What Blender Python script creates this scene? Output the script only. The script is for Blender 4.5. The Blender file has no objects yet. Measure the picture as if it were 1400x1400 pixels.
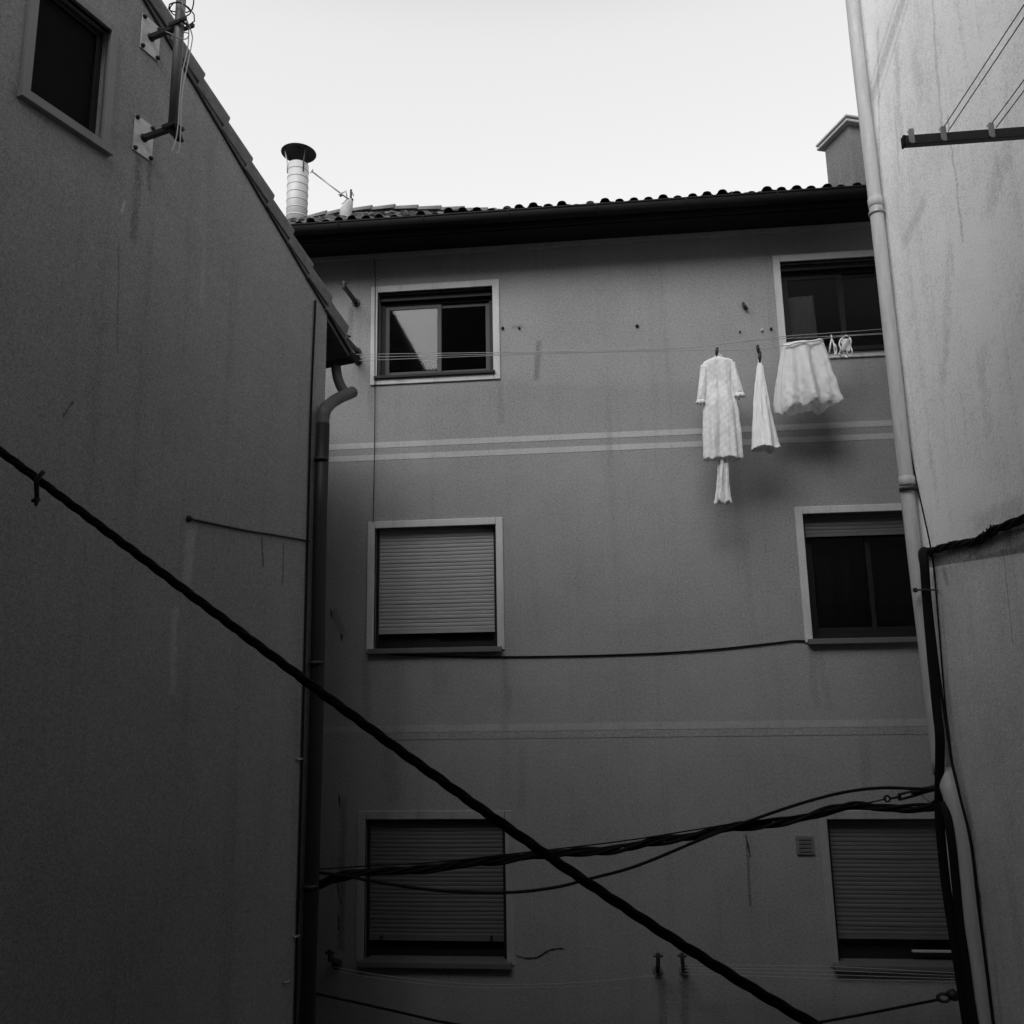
import bpy, bmesh, math, random
from mathutils import Vector, Matrix, noise as pnoise
random.seed(7)
scene = bpy.context.scene
COL = scene.collection
H = 6.5                                   # eye height above the courtyard floor

# ------------------------------------------------------------------ camera
F = 1150.0
R_ = Vector((0.99522752, 0.09590068, -0.01803462))
U_ = Vector((0.0354596, -0.1832379, 0.98242887))
D_ = Vector((-0.09091097, 0.97837975, 0.185764))
EYE = Vector((0, 0, H))
cam_d = bpy.data.cameras.new('camera')
cam_d.sensor_width = 36; cam_d.lens = 36 * F / 1400
cam_d.clip_start = 0.05; cam_d.clip_end = 2000
cam = bpy.data.objects.new('camera', cam_d); COL.objects.link(cam)
m3 = Matrix((R_, U_, -D_)).transposed()
cam.matrix_world = Matrix.Translation(EYE) @ m3.to_4x4()
scene.camera = cam

def ray(x, y): return R_ * ((x - 700) / F) - U_ * ((y - 700) / F) + D_
def atY(x, y, Y):                         # point of the plane Y = const seen at (x, y)
    d = ray(x, y); return EYE + d * (Y / d.y)
def atX(x, y, X):
    d = ray(x, y); return EYE + d * (X / d.x)
# frame of the gabled building: s runs along its gable wall, n points out of it
LD = ray(1200, 906); LD.z = 0; LD.normalize()
LN = Vector((LD.y, -LD.x, 0))
LC = atY(443, 600, 7.3); LC.z = 0
def L(s, n, z): return LC + LD * s + LN * n + Vector((0, 0, z + H))
def atL(x, y, off=0):
    d = ray(x, y); k = (LC - Vector((0, 0, 0))).dot(LN) + off
    return EYE + d * (k / d.dot(LN))

# ------------------------------------------------------------------ shader helper
class N:
    """a socket with arithmetic"""
    def __init__(s, nt, sock): s.nt, s.k = nt, sock
    def op(s, o, *a, clamp=False):
        n = s.nt.nodes.new('ShaderNodeMath'); n.operation = o; n.use_clamp = clamp
        for i, v in enumerate((s,) + a):
            if isinstance(v, N): s.nt.links.new(v.k, n.inputs[i])
            else: n.inputs[i].default_value = v
        return N(s.nt, n.outputs[0])
    def __add__(s, o): return s.op('ADD', o)
    def __sub__(s, o): return s.op('SUBTRACT', o)
    def __mul__(s, o): return s.op('MULTIPLY', o)
    def abs(s): return s.op('ABSOLUTE')
    def ss(s, a, b):                      # smoothstep a..b -> 0..1
        n = s.nt.nodes.new('ShaderNodeMapRange'); n.interpolation_type = 'SMOOTHSTEP'
        s.nt.links.new(s.k, n.inputs[0])
        if a < b: n.inputs[1].default_value, n.inputs[2].default_value = a, b
        else:
            n.inputs[1].default_value, n.inputs[2].default_value = b, a
            n.inputs[3].default_value, n.inputs[4].default_value = 1, 0
        return N(s.nt, n.outputs[0])

def new_mat(name):
    m = bpy.data.materials.new(name); m.use_nodes = True
    nt = m.node_tree
    return m, nt, nt.nodes['Principled BSDF']
def noise(nt, vec, scale, detail=4, rough=.55, dist=0):
    n = nt.nodes.new('ShaderNodeTexNoise'); n.inputs['Scale'].default_value = scale
    n.inputs['Detail'].default_value = detail; n.inputs['Roughness'].default_value = rough
    n.inputs['Distortion'].default_value = dist
    nt.links.new(vec, n.inputs['Vector']); return N(nt, n.outputs[0])
def mapping(nt, vec, sc):
    n = nt.nodes.new('ShaderNodeMapping'); n.inputs['Scale'].default_value = sc
    nt.links.new(vec, n.inputs['Vector']); return n.outputs[0]
def gray(nt, v):
    c = nt.nodes.new('ShaderNodeCombineColor')
    for i in range(3): nt.links.new(v.k, c.inputs[i])
    return c.outputs[0]

def plaster(name, base, u_dir=(1, 0, 0), darkened_below=None, low=.25, streak=.25, grain=.35, bump=.25, stains=(), rough=.9, gscale=55):
    """rendered wall: cloudy dirt, rain streaks, sandy speckle and listed stains
    stains: (u0, z0, u1, z1, half width, strength, wobble)   strength < 0 darkens"""
    m, nt, b = new_mat(name)
    tc = nt.nodes.new('ShaderNodeTexCoord').outputs['Object']
    sep = nt.nodes.new('ShaderNodeSeparateXYZ'); nt.links.new(tc, sep.inputs[0])
    z = N(nt, sep.outputs[2]) - H
    dp = nt.nodes.new('ShaderNodeVectorMath'); dp.operation = 'DOT_PRODUCT'
    nt.links.new(tc, dp.inputs[0]); dp.inputs[1].default_value = u_dir
    u = N(nt, dp.outputs['Value'])
    f = noise(nt, tc, .55, 5, .6) - .5
    fac = f * low * 2 + 1
    st = noise(nt, mapping(nt, tc, (5, 5, .22)), 1.0, 5, .65, .3)
    st2 = noise(nt, mapping(nt, tc, (19, 19, .5)), 1.0, 4, .6, .4)
    fac = fac - st.ss(.5, .78) * streak - st2.ss(.56, .8) * (streak * .5)
    bl = noise(nt, tc, 3.2, 6, .7, .2) - .5
    fac = fac + bl * (low * 1.0)
    g = noise(nt, tc, gscale, 3, .75) - .5
    g2 = noise(nt, tc, gscale * 2.6, 2, .8) - .5
    fac = fac + g * (grain * .6) + g2 * (grain * 1.15)
    if stains:
        wob = noise(nt, tc, 6, 4, .6) - .5
        wz = noise(nt, mapping(nt, tc, (3, 3, 9)), 1.2, 4, .6)
        for (u0, z0, u1, z1, hw, amt, wb) in stains:
            du, dz = u1 - u0, z1 - z0; ln = math.hypot(du, dz); du /= ln; dz /= ln
            a = (u - u0) * du + (z - z0) * dz
            d = ((u - u0) * -dz + (z - z0) * du + wob * wb).abs()
            k = d.ss(hw, hw * (.25 if wb else .82)) * a.ss(-hw * .6, hw * .6) * a.ss(ln + hw * .6, ln - hw * .6)
            fac = fac + k * amt * ((wz * .9 + .55) if wb else (wz * .5 + .8))
    if darkened_below is not None:           # wall tone drops below the band, partly to stand in for missing shade
        fac = fac * (z.ss(darkened_below - .01, darkened_below + .01) * .24 + .76)
    v = fac.op('MAXIMUM', .12) * base
    nt.links.new(gray(nt, v), b.inputs['Base Color'])
    b.inputs['Roughness'].default_value = rough; b.inputs['Specular IOR Level'].default_value = .2
    bp = nt.nodes.new('ShaderNodeBump'); bp.inputs['Strength'].default_value = bump; bp.inputs['Distance'].default_value = .012
    hgt = g + g2 * .6 + bl * .8
    nt.links.new(hgt.k, bp.inputs['Height']); nt.links.new(bp.outputs[0], b.inputs['Normal'])
    return m

def simple(name, base, rough=.6, metal=0, var=.3, scale=14, spec=.4, bump=0, stretch=(1, 1, 1)):
    m, nt, b = new_mat(name)
    tc = nt.nodes.new('ShaderNodeTexCoord').outputs['Object']
    tc = mapping(nt, tc, stretch)
    f = noise(nt, tc, scale, 5, .65); f2 = noise(nt, tc, scale * 7, 3, .7)
    v = ((f - .5) * (var * 2) + (f2 - .5) * var + 1).op('MAXIMUM', .1) * base
    nt.links.new(gray(nt, v), b.inputs['Base Color'])
    rr = (f2 - .5) * .25 + rough; nt.links.new(rr.k, b.inputs['Roughness'])
    b.inputs['Metallic'].default_value = metal; b.inputs['Specular IOR Level'].default_value = spec
    if bump:
        bp = nt.nodes.new('ShaderNodeBump'); bp.inputs['Strength'].default_value = bump; bp.inputs['Distance'].default_value = .01
        nt.links.new((f + f2 * .5).k, bp.inputs['Height']); nt.links.new(bp.outputs[0], b.inputs['Normal'])
    return m

def glass_mat(name):
    m, nt, b = new_mat(name)
    tr = nt.nodes.new('ShaderNodeBsdfTransparent'); tr.inputs[0].default_value = (.88, .88, .88, 1)
    gl = nt.nodes.new('ShaderNodeBsdfGlossy'); gl.inputs['Roughness'].default_value = .03
    gl.inputs[0].default_value = (.42, .42, .42, 1)
    lw = nt.nodes.new('ShaderNodeFresnel'); lw.inputs[0].default_value = 1.5
    mx = nt.nodes.new('ShaderNodeMixShader')
    nt.links.new(lw.outputs[0], mx.inputs[0]); nt.links.new(tr.outputs[0], mx.inputs[1]); nt.links.new(gl.outputs[0], mx.inputs[2])
    nt.links.new(mx.outputs[0], nt.nodes['Material Output'].inputs[0]); return m

def cloth_mat(name, base, weave=120, var=.12, trans=.4, lace=0, sheer=0):
    m, nt, b = new_mat(name)
    tc = nt.nodes.new('ShaderNodeTexCoord').outputs['Object']
    f = noise(nt, tc, 16, 4, .6); f2 = noise(nt, tc, weave, 3, .75)
    v = ((f - .5) * (var * 2) + (f2 - .5) * var * 2 + 1) * base
    if lace:                              # woven cells of the lace, slightly irregular
        sp = nt.nodes.new('ShaderNodeSeparateXYZ'); nt.links.new(tc, sp.inputs[0])
        wx = (N(nt, sp.outputs[0]) * 70 + (f - .5) * 9).op('SINE'); wz = (N(nt, sp.outputs[2]) * 88 + (f - .5) * 9).op('SINE')
        cell = (wx * wz).ss(-.5, .6); v = v * (cell * lace + (1 - lace * .5))
    c = gray(nt, v)
    d = nt.nodes.new('ShaderNodeBsdfDiffuse'); t = nt.nodes.new('ShaderNodeBsdfTranslucent')
    mx = nt.nodes.new('ShaderNodeMixShader'); mx.inputs[0].default_value = trans
    nt.links.new(c, d.inputs[0]); nt.links.new(c, t.inputs[0])
    nt.links.new(d.outputs[0], mx.inputs[1]); nt.links.new(t.outputs[0], mx.inputs[2])
    bp = nt.nodes.new('ShaderNodeBump'); bp.inputs['Strength'].default_value = .35; bp.inputs['Distance'].default_value = .01
    nt.links.new((f + f2 * .4).k, bp.inputs['Height']); nt.links.new(bp.outputs[0], d.inputs['Normal'])
    out = mx.outputs[0]
    if sheer:
        tp = nt.nodes.new('ShaderNodeBsdfTransparent'); m2 = nt.nodes.new('ShaderNodeMixShader'); m2.inputs[0].default_value = sheer
        nt.links.new(out, m2.inputs[1]); nt.links.new(tp.outputs[0], m2.inputs[2]); out = m2.outputs[0]
    nt.links.new(out, nt.nodes['Material Output'].inputs[0]); return m

# ------------------------------------------------------------------ mesh helper
class MB:
    def __init__(s): s.v = []; s.f = []; s.sm = []
    def face(s, pts, smooth=False):
        i = len(s.v); s.v += [Vector(p) for p in pts]; s.f.append(tuple(range(i, i + len(pts)))); s.sm.append(smooth); return s
    def box(s, a, b, fr=None):
        """axis box between corners; fr maps (x, y, z) to world"""
        fr = fr or (lambda x, y, z: Vector((x, y, z)))
        x0, x1 = sorted((a[0], b[0])); y0, y1 = sorted((a[1], b[1])); z0, z1 = sorted((a[2], b[2]))
        i = len(s.v)
        s.v += [Vector(fr(x, y, z)) for z in (z0, z1) for y in (y0, y1) for x in (x0, x1)]
        for q in ((0, 2, 3, 1), (4, 5, 7, 6), (0, 1, 5, 4), (2, 6, 7, 3), (0, 4, 6, 2), (1, 3, 7, 5)):
            s.f.append(tuple(i + k for k in q)); s.sm.append(False)
        return s
    def prism(s, poly, e):                # polygon swept by vector e
        e = Vector(e); n = len(poly); i = len(s.v)
        s.v += [Vector(p) for p in poly] + [Vector(p) + e for p in poly]
        s.f.append(tuple(i + k for k in range(n - 1, -1, -1))); s.sm.append(False)
        s.f.append(tuple(i + n + k for k in range(n))); s.sm.append(False)
        for k in range(n):
            j = (k + 1) % n; s.f.append((i + k, i + j, i + n + j, i + n + k)); s.sm.append(False)
        return s
    def tube(s, pts, r, n=10, caps=True, prof=None):
        pts = [Vector(p) for p in pts]; rs = r if isinstance(r, (list, tuple)) else [r] * len(pts)
        i0 = len(s.v); up = None
        for k, p in enumerate(pts):
            a = pts[max(k - 1, 0)]; b = pts[min(k + 1, len(pts) - 1)]; t = (b - a)
            if t.length < 1e-9: t = Vector((0, 0, 1))
            t.normalize()
            if up is None:
                up = Vector((0, 0, 1)) if abs(t.z) < .9 else Vector((0, 1, 0))
            sd = t.cross(up).normalized(); up = sd.cross(t).normalized()
            for q in range(n):
                an = 2 * math.pi * q / n
                s.v.append(p + (sd * math.cos(an) + up * math.sin(an)) * rs[k])
        for k in range(len(pts) - 1):
            for q in range(n):
                a = i0 + k * n + q; b = i0 + k * n + (q + 1) % n
                s.f.append((a, b, b + n, a + n)); s.sm.append(True)
        if caps:
            s.f.append(tuple(i0 + q for q in range(n - 1, -1, -1))); s.sm.append(False)
            e = i0 + (len(pts) - 1) * n
            s.f.append(tuple(e + q for q in range(n))); s.sm.append(False)
        return s
    def grid(s, rows, smooth=True, close=False):
        i0 = len(s.v); w = len(rows[0])
        for r in rows: s.v += [Vector(p) for p in r]
        for a in range(len(rows) - 1):
            for b in range(w - (0 if close else 1)):
                c = (b + 1) % w
                s.f.append((i0 + a * w + b, i0 + a * w + c, i0 + (a + 1) * w + c, i0 + (a + 1) * w + b)); s.sm.append(smooth)
        return s
    def build(s, name, mat, parent=None, origin=None, bevel=0, solid=0):
        me = bpy.data.meshes.new(name)
        if parent is not None:
            o = bpy.data.objects.new(name, me); org = Vector((0, 0, 0))
        else:
            if origin is None:
                lo = [min(v[k] for v in s.v) for k in range(3)]; hi = [max(v[k] for v in s.v) for k in range(3)]
                origin = ((lo[0] + hi[0]) / 2, (lo[1] + hi[1]) / 2, lo[2])
            org = Vector(origin); o = bpy.data.objects.new(name, me)
        me.from_pydata([tuple(v - org) for v in s.v], [], s.f)
        bm = bmesh.new(); bm.from_mesh(me)
        bmesh.ops.remove_doubles(bm, verts=bm.verts, dist=1e-6)
        bmesh.ops.recalc_face_normals(bm, faces=bm.faces)
        bm.to_mesh(me); bm.free()
        if any(s.sm):
            if len(me.polygons) == len(s.f):
                for p, q in zip(me.polygons, s.sm): p.use_smooth = q
        me.materials.append(mat); COL.objects.link(o)
        if parent is not None:
            o.parent = parent
            off = Vector((0, 0, 0)); q = parent
            if q.parent is None: off = -Vector(q.location)
            o.location = off
        else: o.location = org
        if solid:
            md = o.modifiers.new('thickness', 'SOLIDIFY'); md.thickness = solid; md.offset = 0
        if bevel:
            md = o.modifiers.new('edge', 'BEVEL'); md.width = bevel; md.segments = 2; md.limit_method = 'ANGLE'
        return o

def tag(o, label, cat=None, group=None, kind=None):
    if label: o['label'] = label
    if cat: o['category'] = cat
    if group: o['group'] = group
    if kind: o['kind'] = kind
    return o
def thing(name, loc, label, cat, group=None):
    o = bpy.data.objects.new(name, None); o.empty_display_size = .2; COL.objects.link(o); o.location = loc
    return tag(o, label, cat, group)
def smooth(pts, n=8):                     # Catmull-Rom through the points
    pts = [Vector(p) for p in pts]
    if len(pts) < 3: n = n * 2
    out = []
    for i in range(len(pts) - 1):
        p0 = pts[max(i - 1, 0)]; p1 = pts[i]; p2 = pts[i + 1]; p3 = pts[min(i + 2, len(pts) - 1)]
        for k in range(n):
            t = k / n
            out.append(.5 * ((2 * p1) + (p2 - p0) * t + (2 * p0 - 5 * p1 + 4 * p2 - p3) * t * t + (3 * p1 - p0 - 3 * p2 + p3) * t ** 3))
    out.append(pts[-1]); return out
def strands(path, n, ro, pitch, ph=0.0, vary=0.0):
    """n helical centre lines round a path"""
    res = [[] for _ in range(n)]; d = 0; up = Vector((0, 0, 1)); wob = random.random() * 6
    for k, p in enumerate(path):
        a = path[max(k - 1, 0)]; b = path[min(k + 1, len(path) - 1)]; t = (b - a).normalized()
        sd = t.cross(up)
        sd = sd.normalized() if sd.length > .05 else Vector((1, 0, 0)); u2 = sd.cross(t).normalized()
        if k: d += (p - path[k - 1]).length
        for q in range(n):
            an = ph + 2 * math.pi * (q / n + d / pitch)
            rr = ro * (1 + vary * math.sin(d * 5.1 + q * 2.3 + wob))
            res[q].append(p + (sd * math.cos(an) + u2 * math.sin(an)) * rr)
    return res
def wall_cells(mb, us, zs, holes, to, top=None):
    """sheet of rectangles (u, z) with holes left out; to(u, z) -> world"""
    for a in range(len(us) - 1):
        for b in range(len(zs) - 1):
            cu = (us[a] + us[a + 1]) / 2; cz = (zs[b] + zs[b + 1]) / 2
            if any(h[0] < cu < h[1] and h[2] < cz < h[3] for h in holes): continue
            mb.face([to(us[a], zs[b]), to(us[a + 1], zs[b]), to(us[a + 1], zs[b + 1]), to(us[a], zs[b + 1])])
def reveal(mb, h, to, d):
    """the four inner sides of an opening; to(u, z, depth)"""
    a, b, c, e = h
    for (p, q) in (((a, c), (b, c)), ((b, c), (b, e)), ((b, e), (a, e)), ((a, e), (a, c))):
        mb.face([to(p[0], p[1], 0), to(q[0], q[1], 0), to(q[0], q[1], d), to(p[0], p[1], d)])

# ------------------------------------------------------------------ materials
def U(x): return x
gs = lambda x, y: ((atL(x, y) - LC).dot(LD), atL(x, y).z - H)
M = {}
lu0 = LC.dot(LD)
def lst(x0, y0, x1, y1, hw, am, wb):
    a = gs(x0, y0); b = gs(x1, y1); return (a[0] + lu0, a[1], b[0] + lu0, b[1], hw, am, wb)
def rst(x0, y0, x1, y1, hw, am, wb):
    a = atX(x0, y0, 2.75); b = atX(x1, y1, 2.75); return (a.y, a.z - H, b.y, b.z - H, hw, am, wb)
def fst(x0, y0, x1, y1, hw, am, wb):
    a = atY(x0, y0, 9); b = atY(x1, y1, 9); return (a.x, a.z - H, b.x, b.z - H, hw, am, wb)
M['facade'] = plaster('facade_render', .26, low=.24, streak=.13, grain=1.6, gscale=40, stains=[
    fst(737, 466, 733, 520, .05, -.3, .05), fst(700, 448, 716, 446, .03, -.25, .02),
    fst(470, 1090, 466, 1300, .05, -.3, .08), fst(455, 835, 470, 870, .06, -.25, .1),
    fst(1020, 1140, 1026, 1240, .02, -.4, .03), fst(530, 1000, 540, 1100, .1, -.12, .2),
    fst(715, 1020, 712, 1110, .07, -.1, .1), fst(1180, 1010, 1186, 1080, .08, -.1, .1),
    fst(508, 522, 507, 575, .05, -.14, .14), fst(683, 520, 685, 580, .05, -.12, .14), fst(501, 900, 500, 985, .06, -.16, .16), fst(691, 895, 694, 975, .06, -.14, .16), fst(1110, 884, 1117, 965, .06, -.15, .16), fst(600, 905, 603, 950, .16, -.1, .2), fst(905, 1340, 907, 1420, .06, -.3, .05), fst(935, 1340, 938, 1420, .06, -.3, .05),
    fst(480, 420, 478, 470, .05, -.25, .05), fst(1120, 890, 1135, 970, .05, -.12, .08)])
M['gable'] = plaster('gable_render', .29, u_dir=tuple(LD), low=.22, streak=.18, grain=1.7, gscale=50, stains=[
    lst(190, 215, 182, 330, .05, -.3, .05), lst(205, 222, 203, 260, .03, -.3, .03),
    lst(358, 735, 360, 775, .02, -.45, .02), lst(388, 742, 386, 800, .015, -.4, .02),
    lst(262, 720, 256, 800, .07, .3, .08), lst(240, 830, 236, 950, .05, .25, .08),
    lst(166, 290, 171, 274, .014, .5, .03), lst(85, 570, 100, 548, .012, -.5, .05),
    lst(163, 330, 160, 480, .012, -.25, .04), lst(280, 220, 276, 420, .05, .12, .06)])
M['side'] = plaster('side_render', .98, u_dir=(0, 1, 0), darkened_below=.735, low=.30, streak=.2, grain=1.3, bump=.5, gscale=46, stains=[
    rst(1246, -40, 1192, 135, .11, -.26, .07), rst(1238, -40, 1190, 115, .04, -.16, .05), rst(1254, -40, 1200, 140, .035, -.14, .05), rst(1225, 60, 1232, 200, .09, -.16, .2), rst(1300, 330, 1290, 520, .1, -.12, .2), rst(1275, 0, 1288, 190, .03, -.2, .1), rst(1295, 160, 1318, 330, .025, -.25, .1),
    rst(1250, 70, 1260, 140, .12, -.14, .2), rst(1265, 270, 1235, 335, .09, -.16, .15), rst(1380, 180, 1350, 300, .14, -.14, .3),
    rst(1200, 40, 1204, 300, .04, -.18, .06), rst(1222, 130, 1230, 240, .03, -.16, .06),
    rst(1262, 764, 1450, 729, .088, -.6, 0), rst(1290, 778, 1296, 800, .05, -.3, .05),  # first entry draws the sharp-edged dark band under the wall cable
    rst(1330, 720, 1400, 690, .12, -.18, .2), rst(1372, 760, 1385, 880, .012, -.3, .05),
    rst(1340, 480, 1352, 600, .1, -.1, .2), rst(1284, 800, 1294, 930, .03, .2, .05), rst(1270, 610, 1285, 700, .08, -.12, .15)])
M['trim'] = plaster('trim_paint', .48, low=.3, streak=.3, grain=.7, bump=.12)
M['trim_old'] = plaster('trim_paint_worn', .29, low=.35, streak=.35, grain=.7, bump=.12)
M['gable_trim'] = plaster('gable_trim_paint', .27, low=.14, streak=.2, grain=.2, bump=.1)
M['stripe'] = plaster('stripe_paint', .40, low=.25, streak=.25, grain=.9, bump=.15)
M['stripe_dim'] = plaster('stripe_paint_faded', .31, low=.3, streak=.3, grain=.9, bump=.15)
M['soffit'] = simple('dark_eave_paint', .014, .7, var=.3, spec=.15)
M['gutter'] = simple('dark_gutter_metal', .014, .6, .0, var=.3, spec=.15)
M['tile'] = simple('roof_tile_clay', .13, .9, var=.55, scale=7, bump=.4)
M['tile_dark'] = simple('verge_tile_clay', .085, .95, var=.5, scale=9, bump=.5)
M['tile_verge'] = simple('verge_tile_cement', .15, .95, var=.6, scale=13, bump=.4)
M['eave_grey'] = simple('grey_eave_board', .10, .7, var=.25, scale=8)
M['frame'] = simple('bronze_aluminium', .014, .5, var=.2, spec=.2)
M['frame_pale'] = simple('grey_aluminium', .03, .5, var=.2)
M['glass'] = glass_mat('window_glass')
M['shutter'] = simple('shutter_plastic', .29, .6, var=.2, scale=5, stretch=(1, 1, 4))
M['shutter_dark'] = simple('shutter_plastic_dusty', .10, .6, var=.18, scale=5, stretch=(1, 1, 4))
M['sill'] = simple('sill_stone', .1, .7, var=.25)
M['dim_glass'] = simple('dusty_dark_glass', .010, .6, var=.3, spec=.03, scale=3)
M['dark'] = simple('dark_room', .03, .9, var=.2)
M['black'] = simple('black_cable_rubber', .010, .8, var=.3, scale=30, spec=.1)
M['blackmetal'] = simple('black_painted_metal', .02, .5, var=.4, scale=18)
M['pipe_dark'] = simple('dark_pipe_paint', .009, .55, var=.35, scale=10)
M['pipe_grey'] = simple('grey_pipe_paint', .08, .55, var=.3, scale=10)
M['pipe'] = simple('pale_pipe_plastic', .47, .6, var=.32, scale=6, stretch=(4, 4, .6), bump=.1, spec=.25)
M['galv'] = simple('galvanised_steel', .34, .45, .55, var=.25, scale=9)
M['flue'] = simple('dull_flue_steel', .42, .6, .15, var=.3, scale=6, stretch=(1, 1, .3))
M['mast'] = simple('weathered_mast_steel', .14, .55, .3, var=.35, scale=12)
M['plate'] = simple('bracket_plate_steel', .60, .6, .1, var=.35, scale=25)
M['wire'] = simple('grey_line', .3, .6, var=.2)
M['wire_light'] = simple('pale_coax', .4, .5, var=.2)
M['cloth'] = cloth_mat('white_lace_cloth', .91, 70, .16, .28, lace=.09, sheer=.06)
M['cloth2'] = cloth_mat('white_cotton', .92, 150, .08, .25)
M['cloth3'] = cloth_mat('white_chiffon', .88, 150, .1, .42, sheer=.16)
M['curtain'] = cloth_mat('pale_curtain', .36, 150, .06, .3)
M['curtain_dark'] = cloth_mat('dark_curtain', .07, 150, .1, .1)
M['curtain_dim'] = cloth_mat('grey_curtain', .2, 150, .06, .2)
M['stack'] = plaster('chimney_render', .16, low=.5, streak=.4, grain=1.4, bump=1.0, gscale=30)
M['mortar'] = plaster('mortar_lump', .36, low=.3, streak=.2, grain=.4, bump=.5, gscale=30)
M['peg'] = simple('dark_peg', .02, .5)
M['white'] = simple('white_plastic', .75, .5, var=.06)
M['plaque'] = simple('grey_plaque', .15, .6, var=.3)
M['ground'] = plaster('courtyard_concrete', .04, low=.3, streak=0, grain=.3)
M['rear'] = plaster('rear_render', .10, low=.2, streak=.2, grain=.3)
M['mark'] = simple('dark_crack', .03, .9, var=.3)

# ------------------------------------------------------------------ setting
g = MB()
g.face([(-400, -400, 0), (400, -400, 0), (400, 400, 0), (-400, 400, 0)])
tag(g.build('ground', M['ground'], origin=(0, 0, 0)), None, kind='structure')

# ------------------------------------------------------------------ apartment building across the courtyard
YF = 9.0
apt = thing('apartment_building', (0, YF, 0), 'grey rendered apartment building with painted stripes and a tiled roof, facing across the courtyard', 'building')
WIN = [  # x0 x1 z0 z1 kind label
    (-2.36, -1.016, 3.315, 4.366, 'top_left'), (2.225, 3.57, 3.36, 4.445, 'top_right'),
    (-2.362, -1.017, .255, 1.576, 'mid_left'), (2.243, 3.588, .262, 1.574, 'mid_right'),
    (-2.424, -.968, -2.84, -1.488, 'low_left'), (2.234, 3.69, -2.815, -1.497, 'low_right')]
holes = [(w[0], w[1], w[2], w[3]) for w in WIN]
us = sorted({-7.0, 7.0} | {h[0] for h in holes} | {h[1] for h in holes})
zs = sorted({-H, 4.88} | {h[2] for h in holes} | {h[3] for h in holes})
w = MB(); to3 = lambda u, z, d=0: Vector((u, YF + d, z + H))
wall_cells(w, us, zs, holes, to3)
for h in holes: reveal(w, h, to3, .16)
wall = w.build('wall', M['facade'], apt)
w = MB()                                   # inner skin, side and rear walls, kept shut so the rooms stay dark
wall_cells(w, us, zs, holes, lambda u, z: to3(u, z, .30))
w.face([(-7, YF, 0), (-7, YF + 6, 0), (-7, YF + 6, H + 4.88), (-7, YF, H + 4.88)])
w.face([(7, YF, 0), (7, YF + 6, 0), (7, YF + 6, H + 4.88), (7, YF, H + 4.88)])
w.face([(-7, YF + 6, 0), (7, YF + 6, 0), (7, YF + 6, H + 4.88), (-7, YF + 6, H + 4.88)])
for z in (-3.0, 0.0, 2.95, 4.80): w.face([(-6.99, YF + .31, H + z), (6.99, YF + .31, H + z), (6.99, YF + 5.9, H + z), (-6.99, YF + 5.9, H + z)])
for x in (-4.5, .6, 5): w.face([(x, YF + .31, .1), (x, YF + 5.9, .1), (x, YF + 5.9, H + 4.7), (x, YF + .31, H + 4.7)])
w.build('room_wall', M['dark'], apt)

def stripe(name, z0, z1, mat):
    s = MB(); s.box((-6.98, YF - .003, z0 + H), (6.98, YF + .02, z1 + H)); return s.build(name, mat, apt)
def band_z(x0, y0, x1, y1): return (atY(x0, y0, YF).z + atY(x1, y1, YF).z) / 2 - H
zA = band_z(451, 608.3, 1223, 573.3); zB = band_z(451, 616, 1223, 581.5); zC = band_z(451, 624.7, 1224, 591.5); zD = band_z(451, 632, 1226, 599.8)
stripe('stripe', zB, zA, M['stripe']); stripe('stripe', zD, zC, M['stripe'])
zE = band_z(442, 991.7, 1270, 984); zFz = band_z(442, 1001, 1270, 994.5)
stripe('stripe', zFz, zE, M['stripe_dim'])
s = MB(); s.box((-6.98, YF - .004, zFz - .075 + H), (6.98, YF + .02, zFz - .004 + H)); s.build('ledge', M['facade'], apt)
s = MB()
s.box((-6.98, YF - .045, 4.79 + H), (6.98, YF + .02, 4.879 + H)); s.build('cornice', M['stripe_dim'], apt, bevel=.008)

TW = .078                                  # surround width
def surround_mb(x0, x1, z0, z1, bottom, tw, proud=.022):
    s = MB(); y0, y1 = YF - proud, YF + .05
    s.box((x0 - tw, y0, z0 - (tw if bottom else .03) + H), (x0, y1, z1 + tw + H))
    s.box((x1, y0, z0 - (tw if bottom else .03) + H), (x1 + tw, y1, z1 + tw + H))
    s.box((x0 + .001, y0 + .001, z1 + H), (x1 - .001, y1, z1 + tw + H))
    if bottom: s.box((x0 + .001, y0 + .001, z0 - tw + H), (x1 - .001, y1, z0 - .003 + H))
    return s
def slats(x0, x1, z0, z1, y, pitch):
    rows = []; z = z0; k = 0
    prof = ((0, .004), (.07, .0), (.3, -.0025), (.7, -.0025), (.9, .0), (.97, .004))
    while z < z1 - 1e-4:
        for t, dy in prof:
            zz = min(z + t * pitch, z1); sag = .005 * math.sin(k * 1.7 + x0 * 3); dy += .0016 * math.sin(k * 2.9 + z0 * 5)
            rows.append([Vector((x0, y + dy, zz + H)), Vector(((x0 + x1) / 2, y + dy + sag * .5, zz + H - .0035 + .002 * math.sin(k * 1.3 + x0))), Vector((x1, y + dy, zz + H))])
        z += pitch; k += 1
    return rows
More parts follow.
